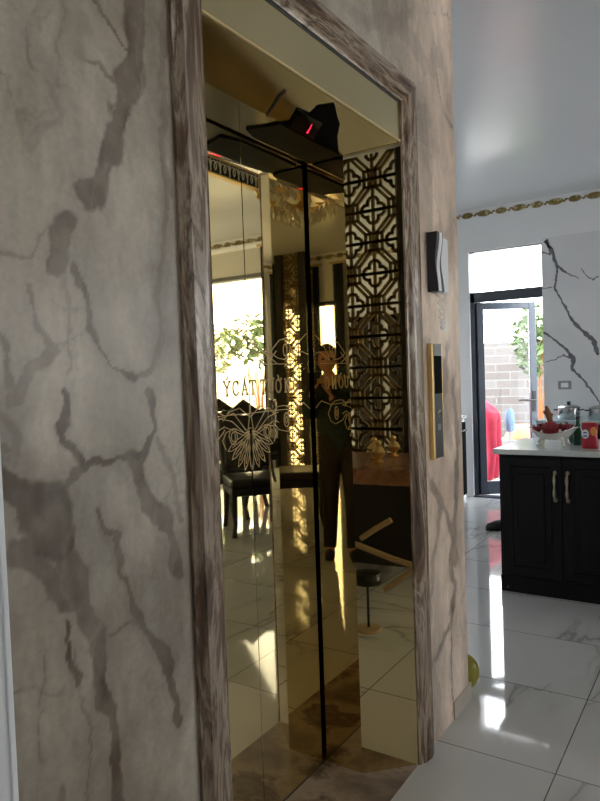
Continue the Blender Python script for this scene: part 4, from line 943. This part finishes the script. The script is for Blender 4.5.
# velvet curtains
def curtain(name, label, p, along, length, h, amp=.035, folds=7):
    t = thing(name, label, 'curtain', p, math.atan2(along[1], along[0]))
    mb = MB(); nn = folds*10; rows = 8; vs = []; fs = []
    for r in range(rows+1):
        for k in range(nn+1):
            f = k/nn; z = h*r/rows; a = amp*(1-.25*r/rows); ph_ = f*folds*2*PI
            vs.append((f*length+.012*math.sin(ph_*2), a*math.sin(ph_), z))
    for r in range(rows):
        for k in range(nn): a = r*(nn+1)+k; fs.append((a, a+1, a+nn+2, a+nn+1))
    o = mb.add(vs, fs, True).build('cloth', 'curtain', t, False); o.modifiers.new('thick', 'SOLIDIFY').thickness = .004
    MB().tube([(-.05, 0, h+.02), (length+.05, 0, h+.02)], .014, 10).build('rail', 'brass', t)
    return t
curtain('curtain', 'dark green velvet curtain at the elevator end of the dining window', (6.26, -2.10, .02), (0, 1), .46, 2.85)
curtain('curtain', 'dark green velvet curtain at the far end of the dining window', (6.26, -5.12, .02), (0, 1), .20, 2.85, .03, 3)
cw = curtain('curtain', 'dark curtain with gold bead edging beside the narrow bright slit of glass door', (-3.98, -2.46, .02), (0, 1), .14, 2.85, .03, 3)
bd_ = MB()
for k in range(60): bd_.ball((.02+.006*(k % 2), -.045, .12+k*.045), (.016, .014, .020), 8, 6); bd_.ball((.055-.006*(k % 2), -.045, .14+k*.045), (.010, .012, .016), 8, 6)
bd_.build('bead_edging', 'brass', cw)
curtain('curtain', 'dark green curtain left of the lattice at the west glass door', (-3.90, -3.32, .02), (0, 1), .44, 2.95, .035, 6)
curtain('curtain', 'black curtain against the plain west wall, nearest the elevator wall', (-3.98, -2.10, .02), (0, 1), .16, 2.85, .03, 3)
# pierced gilt screens
def fretwork(t, w, h, P, z0=.12):
    mb = MB(); dx = P*.42; nrm = (0, 1, 0); bw_, bd = P*.048, .018
    nx = int(w/dx)+1; nz = int((h-z0)/(P/2))+1
    def clipseg(a, b):
        # keep only segments inside the frame
        (x0, z0_), (x1, z1_) = a, b; t0, t1 = 0, 1
        for p, q in ((-(x1-x0), x0-0), (x1-x0, w-x0), (-(z1_-z0_), z0_-z0), (z1_-z0_, h-z0_)):
            if abs(p) < 1e-9:
                if q < 0: return None
            else:
                r = q/p
                if p < 0: t0 = max(t0, r)
                else: t1 = min(t1, r)
        if t0 >= t1: return None
        return ((x0+(x1-x0)*t0, z0_+(z1_-z0_)*t0), (x0+(x1-x0)*t1, z0_+(z1_-z0_)*t1))
    def line(a, b):
        s_ = clipseg(a, b)
        if s_ and (abs(s_[0][0]-s_[1][0])+abs(s_[0][1]-s_[1][1])) > .004: mb.bar((s_[0][0], 0, s_[0][1]), (s_[1][0], 0, s_[1][1]), bw_, bd, nrm)
    for i in range(-1, nx+1):
        x = i*dx+dx*.45; line((x, z0), (x, h))
        for k in range(-1, nz+1):
            if (i+k) % 2: continue
            z = z0+k*P/2+.1
            r = P*.10; q = []
            for c in range(4):
                a0 = c*PI/2; cx_, cz_ = x+math.cos(a0)*r*1.1, z+math.sin(a0)*r*1.1
                for s_ in range(7): a = a0-PI*.56+PI*1.12*s_/6; q.append((cx_+r*math.cos(a), cz_+r*math.sin(a)))
            for s_ in range(len(q)): line(q[s_], q[(s_+1) % len(q)])
            ax, az, tx, tz = P*.36, P*.37, P*.145, P*.15
            oc = [(tx, az), (ax, tz), (ax, -tz), (tx, -az), (-tx, -az), (-ax, -tz), (-ax, tz), (-tx, az)]
            for s_ in range(8): line((x+oc[s_][0], z+oc[s_][1]), (x+oc[(s_+1) % 8][0], z+oc[(s_+1) % 8][1]))
            for sx in (-1, 1): line((x+sx*tx, z+az), (x+sx*tx, z+P-az))
            line((x-dx, z), (x+dx, z)); line((x-dx, z+P/2), (x+dx, z+P/2))
    mb.build('fretwork', 'fret_gold', t)
def screen(label, p, rz, w, h, P):
    t = thing('lattice_screen', label, 'room divider', p, rz)
    fretwork(t, w, h, P)
    for x in (-.06, w+.06): MB().rbox((x-.06, -.05, 0), (x+.06, .05, h), .006, 1).build('post', 'dark_post', t)
    MB().rbox((0, -.035, 0), (w, .035, .12), .005, 1).build('bottom_rail', 'dark_post', t)
    return t
screen('tall gilt lattice screen behind the brown-topped table, reflected in the splayed jamb', (-.55, -1.60, 0), 0, 1.52, ZC-.02, .48)
screen('gilt lattice screen in front of the bright west glass door', (-3.72, -2.74, 0), PI/2, .26, ZC-.02, .34)
# side table in front of the screen
tb = thing('side_table', 'dark table with thick rosy-brown stone top and pale bent-wood legs in front of the lattice', 'table', (1.02, -1.0, 0), -.12)
MB().rbox((-.50, -.42, .685), (.50, .42, .785), .012).build('tabletop', streak_mat('rosy_brown_stone', (4, 9, 4), [(.3, lin(96, 62, 46)), (.5, lin(150, 108, 84)), (.62, lin(120, 78, 62)), (.75, lin(170, 130, 104))], .25), tb)
MB().rbox((-.44, -.34, .13), (.40, .22, .685), .01).build('apron', 'dark_post', tb)
for x in (-.43, .40):
    for y in (-.36, .36): MB().tube([(x*.98, y, .66), (x*1.0, y*1.0, .52), (x*.92, y*.98, .32), (x*.96, y*1.0, .12), (x*1.06, y*1.04, 0)], [.024, .022, .02, .02, .022], 10).build('leg', 'pale_wood', tb)
MB().tube([(-.40, .36, .38), (-.0, .35, .28), (.2, .35, .22), (.39, .36, .18)], .020, 8).build('stretcher', 'pale_wood', tb)
MB().tube([(.0, .35, .33), (.10, .35, .40), (.2, .34, .46)], .018, 8).build('stretcher', 'pale_wood', tb)
MB().tube([(.39, .34, .20), (.28, .36, .12), (.2, .38, .06), (.16, .40, .03)], .018, 8).build('stretcher', 'pale_wood', tb)
def ornament(p, label, k):
    t = thing('gold_ornament', label, 'ornament', p)
    MB().lathe([(.03, 0), (.034, .008), (.014, .02), (.018, .03), (.042, .055), (.046, .075), (.03, .10), (.014, .112), (.018, .125)], (0, 0, 0), 18).build('vase', 'brass', t)
    MB().ball((0, 0, .135), (.02, .02, .016), 12, 8).build('stopper', 'brass', t)
ornament((1.10, -.86, .7855), 'small gold vase on the brown table, nearest the elevator', 0)
ornament((.98, -1.04, .7855), 'small gold vase in the middle of the brown table', 1)
ornament((1.06, -1.18, .7855), 'small gold vase at the back of the brown table by the screen', 2)
# slim round-based stand
sd = thing('pedestal_stand', 'slim black stand on a round pale base standing on the floor before the side table', 'stand', (1.395, -.085, 0))
MB().lathe([(.068, 0), (.07, .006), (.064, .014), (0, .016)], (0, 0, 0), 28).build('base', 'pale_wood', sd)
MB().tube([(0, 0, .015), (0, 0, .26)], .007, 10).build('stem', 'black_rubber', sd)
MB().lathe([(.0, .25), (.075, .255), (.085, .28), (.07, .31), (0, .32)], (0, 0, 0), 24).build('top', 'black_rubber', sd)
# dining set
tt = thing('dining_table', 'long black dining table with carved legs by the bright garden window', 'dining table', (5.05, -2.85, 0))
MB().rbox((-1.1, -.48, .71), (1.1, .48, .755), .012).build('tabletop', 'chair_black', tt)
MB().rbox((-.98, -.38, .60), (.98, .38, .71), .01).build('apron', 'chair_black', tt)
for x in (-.95, .95):
    for y in (-.36, .36): MB().tube([(x, y, .62), (x*1.01, y*1.02, .45), (x*.98, y*.96, .2), (x*1.01, y*1.03, .03), (x*1.01, y*1.04, 0)], [.05, .055, .032, .035, .04], 12).build('leg', 'chair_black', tt)
def dining_chair(label, p, rz):
    t = thing('dining_chair', label, 'chair', p, rz, 'carved black dining chairs')
    # local: back at -x? seat faces +y
    MB().rbox((-.25, -.24, .42), (.25, .25, .50), .03, 3).build('seat', 'chair_pad', t)
    MB().rbox((-.245, -.235, .355), (.245, .245, .42), .012).build('seat_frame', 'chair_black', t)
    for x in (-.215, .215):
        MB().tube([(x, .205, .40), (x*1.06, .225, .30), (x*.98, .20, .12), (x*1.05, .225, .02), (x*1.06, .23, 0)], [.034, .036, .020, .022, .026], 10).build('leg', 'chair_black', t)
        MB().tube([(x, -.20, .42), (x, -.215, .25), (x*1.02, -.245, .1), (x*1.05, -.28, 0)], [.028, .026, .022, .022], 10).build('leg', 'chair_black', t)
    # back: curved stiles, padded panel, carved crest
    yb_ = lambda z: -.215-.16*((z-.45)/.7)**1.3 if z > .45 else -.215
    fr_ = MB()
    for sgn in (-1, 1): fr_.tube([(sgn*(.215+.02*math.sin((z-.42)/.6*PI)), yb_(z), z) for z in (.42, .55, .7, .85, .98, 1.04)], [.028, .027, .026, .026, .026, .028], 10)
    crest = [(-.235, 1.02), (-.2, 1.075), (-.14, 1.065), (-.09, 1.10), (-.04, 1.14), (0, 1.17), (.04, 1.14), (.09, 1.10), (.14, 1.065), (.2, 1.075), (.235, 1.02), (.12, 1.01), (0, 1.03), (-.12, 1.01)]
    fr_.prism([(x, z) for x, z in crest], 'y', yb_(1.06)-.02, yb_(1.06)+.022)
    for x, z, r in ((0, 1.13, .03), (-.06, 1.10, .022), (.06, 1.10, .022), (-.19, 1.055, .022), (.19, 1.055, .022), (-.12, 1.06, .016), (.12, 1.06, .016)): fr_.ball((x, yb_(1.06), z), (r, .034, r), 10, 8)
    fr_.tube([(-.215, yb_(.56), .56), (0, yb_(.55), .545), (.215, yb_(.56), .56)], .02, 8)
    fr_.build('back_frame', 'chair_black', t)
    bp_ = MB(); vs = []; fs = []; n1, n2 = 8, 10
    for q, o_ in ((0, .022), (1, -.022)):
        for i in range(n2+1):
            for k in range(n1+1):
                f = k/n1*2-1; z = .56+.46*i/n2; bulge = (1-f*f)*(1-(2*i/n2-1)**2)*.02
                vs.append((f*.20, yb_(z)+(o_+bulge if q == 0 else o_-bulge), z))
    N = (n1+1)*(n2+1)
    for q in (0, 1):
        for i in range(n2):
            for k in range(n1): a = q*N+i*(n1+1)+k; fs.append((a, a+1, a+n1+2, a+n1+1))
    ring = list(range(n1+1))+[i*(n1+1)+n1 for i in range(1, n2+1)]+[n2*(n1+1)+k for k in range(n1-1, -1, -1)]+[i*(n1+1) for i in range(n2-1, 0, -1)]
    for i in range(len(ring)): a, b = ring[i], ring[(i+1) % len(ring)]; fs.append((a, b, N+b, N+a))
    bp_.add(vs, fs, True).build('backrest', 'chair_pad', t)
    return t
c0 = dining_chair('carved black dining chair pulled out and turned towards the elevator, beside the velvet curtain', (4.72, -1.15, 0), 0)
c0.rotation_euler[2] = .72
for lab, p, rz in (('carved black dining chair turned towards the elevator, left of the one by the curtain', (5.06, -1.80, 0), .85),
                   ('carved black dining chair on the elevator side of the table, next to the window', (5.85, -1.95, 0), PI),
                   ('carved black dining chair across the dining table, farthest from the window', (4.6, -3.7, 0), 0),
                   ('carved black dining chair across the dining table, in the middle of its row', (5.25, -3.72, 0), 0),
                   ('carved black dining chair across the dining table, closest to the window', (5.85, -3.7, 0), 0),
                   ('carved black dining chair at the head of the dining table away from the window', (3.65, -2.85, 0), -PI/2),
                   ('carved black chair standing alone behind the person with the phone', (-1.25, -.98, 0), .6)):
    c = copy_tree(c0); c.location = p; c.rotation_euler = (0, 0, rz+0); c['label'] = lab
# garden plants outside the dining window
k = 0
for y, r, z, m_, lb in ((-2.0, .42, 1.0, 'leaf_pale', 'bright green garden plant outside the dining window, next to the velvet curtain'), (-2.75, .5, 1.15, 'leaf_dark', 'deep green garden plant in the middle outside the dining window'), (-3.6, .45, 1.05, 'leaf_pale', 'pale green garden plant outside the dining window, farthest from the elevator')):
    shrub('garden_plant', lb, (9.4, y*1.5-.4, -.012), (r*1.5, r*1.3, .5), 320, z+.85, m_, None, 'plant', True, .10)
struct('garden_wall', MB().box((10.6, -14, -.02), (10.8, -.82, 1.5)), 'stucco')
# chandelier near the elevator, whose crystals sparkle in the header
ch = thing('chandelier', 'crystal chandelier with gold arms hanging from the ceiling behind the person with the phone', 'chandelier', (-.60, -.42, ZC))
MB().lathe([(.09, -.02), (.09, 0)], (0, 0, 0), 20).tube([(0, 0, -.01), (0, 0, -.22)], .008, 8).lathe([(.0, -.22), (.035, -.23), (.02, -.30), (.05, -.34), (.0, -.38)], (0, 0, 0), 16).build('stem', 'brass', ch)
m, nt, b = new_mat('crystal'); b.inputs['Roughness'].default_value = .03; b.inputs['Base Color'].default_value = (.9, .9, .9, 1); b.inputs['Metallic'].default_value = .6; M['crystal'] = m
for k in range(8):
    a = k*PI/4; c_, s_ = math.cos(a), math.sin(a)
    arm = MB().tube([(.02*c_, .02*s_, -.34), (.12*c_, .12*s_, -.37), (.22*c_, .22*s_, -.34), (.28*c_, .28*s_, -.27)], .007, 8).lathe([(.03, -.27), (.035, -.255), (.012, -.26)], (.28*c_, .28*s_, 0), 12).build('arm', 'brass', ch)
    cr = MB()
    for q in range(5):
        rr = .10+.045*q
        cr.lathe([(0, -.13), (.022, -.09), (.010, -.05), (0, -.03)], (rr*c_, rr*s_, -.36+.02*q), 6); cr.lathe([(0, -.05), (.02, -.02), (.008, .02), (0, .04)], (rr*c_+.02, rr*s_-.02, -.22+.02*q), 6)
    cr.build('crystal_drops', 'crystal', arm)

# carved frieze hung high over the dining chairs
fz = thing('carved_frieze', 'black carved frieze with pale scrolls and gold finials hung high over the dining chairs', 'frieze', (3.3, -.6, 2.81))
MB().box((-.9, -.02, 0), (.90, .02, .115)).build('board', 'black_wood', fz)
sc_ = MB()
for k in range(17):
    x = -.84+k*.105
    for y in (-.024, .024):
        sc_.tube([(x-.035+.03*math.cos(a), y, .058+.034*math.sin(a)) for a in [i*.6 for i in range(8)]], .004, 5).tube([(x+.035-.03*math.cos(a), y, .058+.034*math.sin(a)) for a in [i*.6 for i in range(8)]], .004, 5).tube([(x, y, .015), (x, y, .10)], .005, 5)
sc_.build('scrollwork', 'ceramic', fz)
MB().box((-.9, -.026, .107), (.9, .026, .118)).box((-.9, -.026, -.003), (.9, .026, .008)).build('gilt_edge', 'brass', fz)
for x in (-.9, .9): MB().lathe([(0, -.07), (.02, -.05), (.012, -.03), (.032, 0), (.036, .06), (.03, .115), (.012, .13), (.022, .15), (0, .18)], (x, 0, 0), 14).build('finial', 'brass', fz)
for x in (-.6, .6): MB().tube([(x, 0, .115), (x, 0, ZC-2.81)], .006, 8).build('hanger', 'dark_post', fz)

# ------------------------------------------------------------------ daylight, camera, output
w = bpy.data.worlds.new('sky'); S.world = w; w.use_nodes = True; nt = w.node_tree
bg = nt.nodes['Background']; tc = nt.nodes.new('ShaderNodeTexCoord'); sp = nt.nodes.new('ShaderNodeSeparateXYZ'); cr = nt.nodes.new('ShaderNodeValToRGB')
nt.links.new(tc.outputs['Generated'], sp.inputs[0]); nt.links.new(sp.outputs[2], cr.inputs[0])
cr.color_ramp.elements[0].position = 0; cr.color_ramp.elements[0].color = (1, .99, .96, 1); cr.color_ramp.elements[1].position = .6; cr.color_ramp.elements[1].color = (.82, .9, 1, 1)
nt.links.new(cr.outputs[0], bg.inputs[0]); bg.inputs[1].default_value = SKY
def portal(name, loc, rot, sx, sy):
    l = bpy.data.lights.new(name, 'AREA'); l.shape = 'RECTANGLE'; l.size = sx; l.size_y = sy; l.cycles.is_portal = True
    o = bpy.data.objects.new(name, l); COL.objects.link(o); o.location = loc; o.rotation_euler = rot
portal('window_portal', (XR2+.14, -3.4, 1.3), (PI/2, 0, PI/2), 3.35, 2.7)
portal('window_portal', (XR+.15, 1.98, 1.31), (PI/2, 0, PI/2), .76, 2.64)
portal('window_portal', (XL-.15, -4.37, 1.4), (PI/2, 0, -PI/2), 1.2, 2.35)
portal('window_portal', (XL-.15, -2.7, 1.2), (PI/2, 0, -PI/2), 1.12, 2.42)
portal('window_portal', (5.42, YB-.16, 1.45), (PI/2, 0, 0), 1.6, 2.3)
cam = bpy.data.cameras.new('camera'); co = bpy.data.objects.new('camera', cam); COL.objects.link(co)
yaw, pit, rol, foc = .5789, -.0385, -.0347, 664.66
fw = Vector((math.cos(yaw)*math.cos(pit), math.sin(yaw)*math.cos(pit), math.sin(pit))); rt = Vector((math.sin(yaw), -math.cos(yaw), 0)); up = rt.cross(fw)
r2 = rt*math.cos(rol)+up*math.sin(rol); u2 = up*math.cos(rol)-rt*math.sin(rol)
mw = Matrix((r2, u2, -fw)).transposed().to_4x4(); mw.translation = (0, 0, 1.38); co.matrix_world = mw
cam.sensor_fit = 'VERTICAL'; cam.sensor_height = 24; cam.lens = foc*24/801; cam.clip_start = .02
S.camera = co
S.view_settings.view_transform = 'Standard'; S.view_settings.look = 'None'; S.view_settings.gamma = 1; S.view_settings.exposure = EXPO
try: S.view_settings.use_curve_mapping = False
except Exception: pass
c = S.cycles; c.use_denoising = True; c.denoiser = 'OPENIMAGEDENOISE'; c.max_bounces = 14; c.glossy_bounces = 8; c.diffuse_bounces = 6; c.transparent_max_bounces = 12; c.sample_clamp_indirect = 6; c.caustics_reflective = True; c.blur_glossy = .3
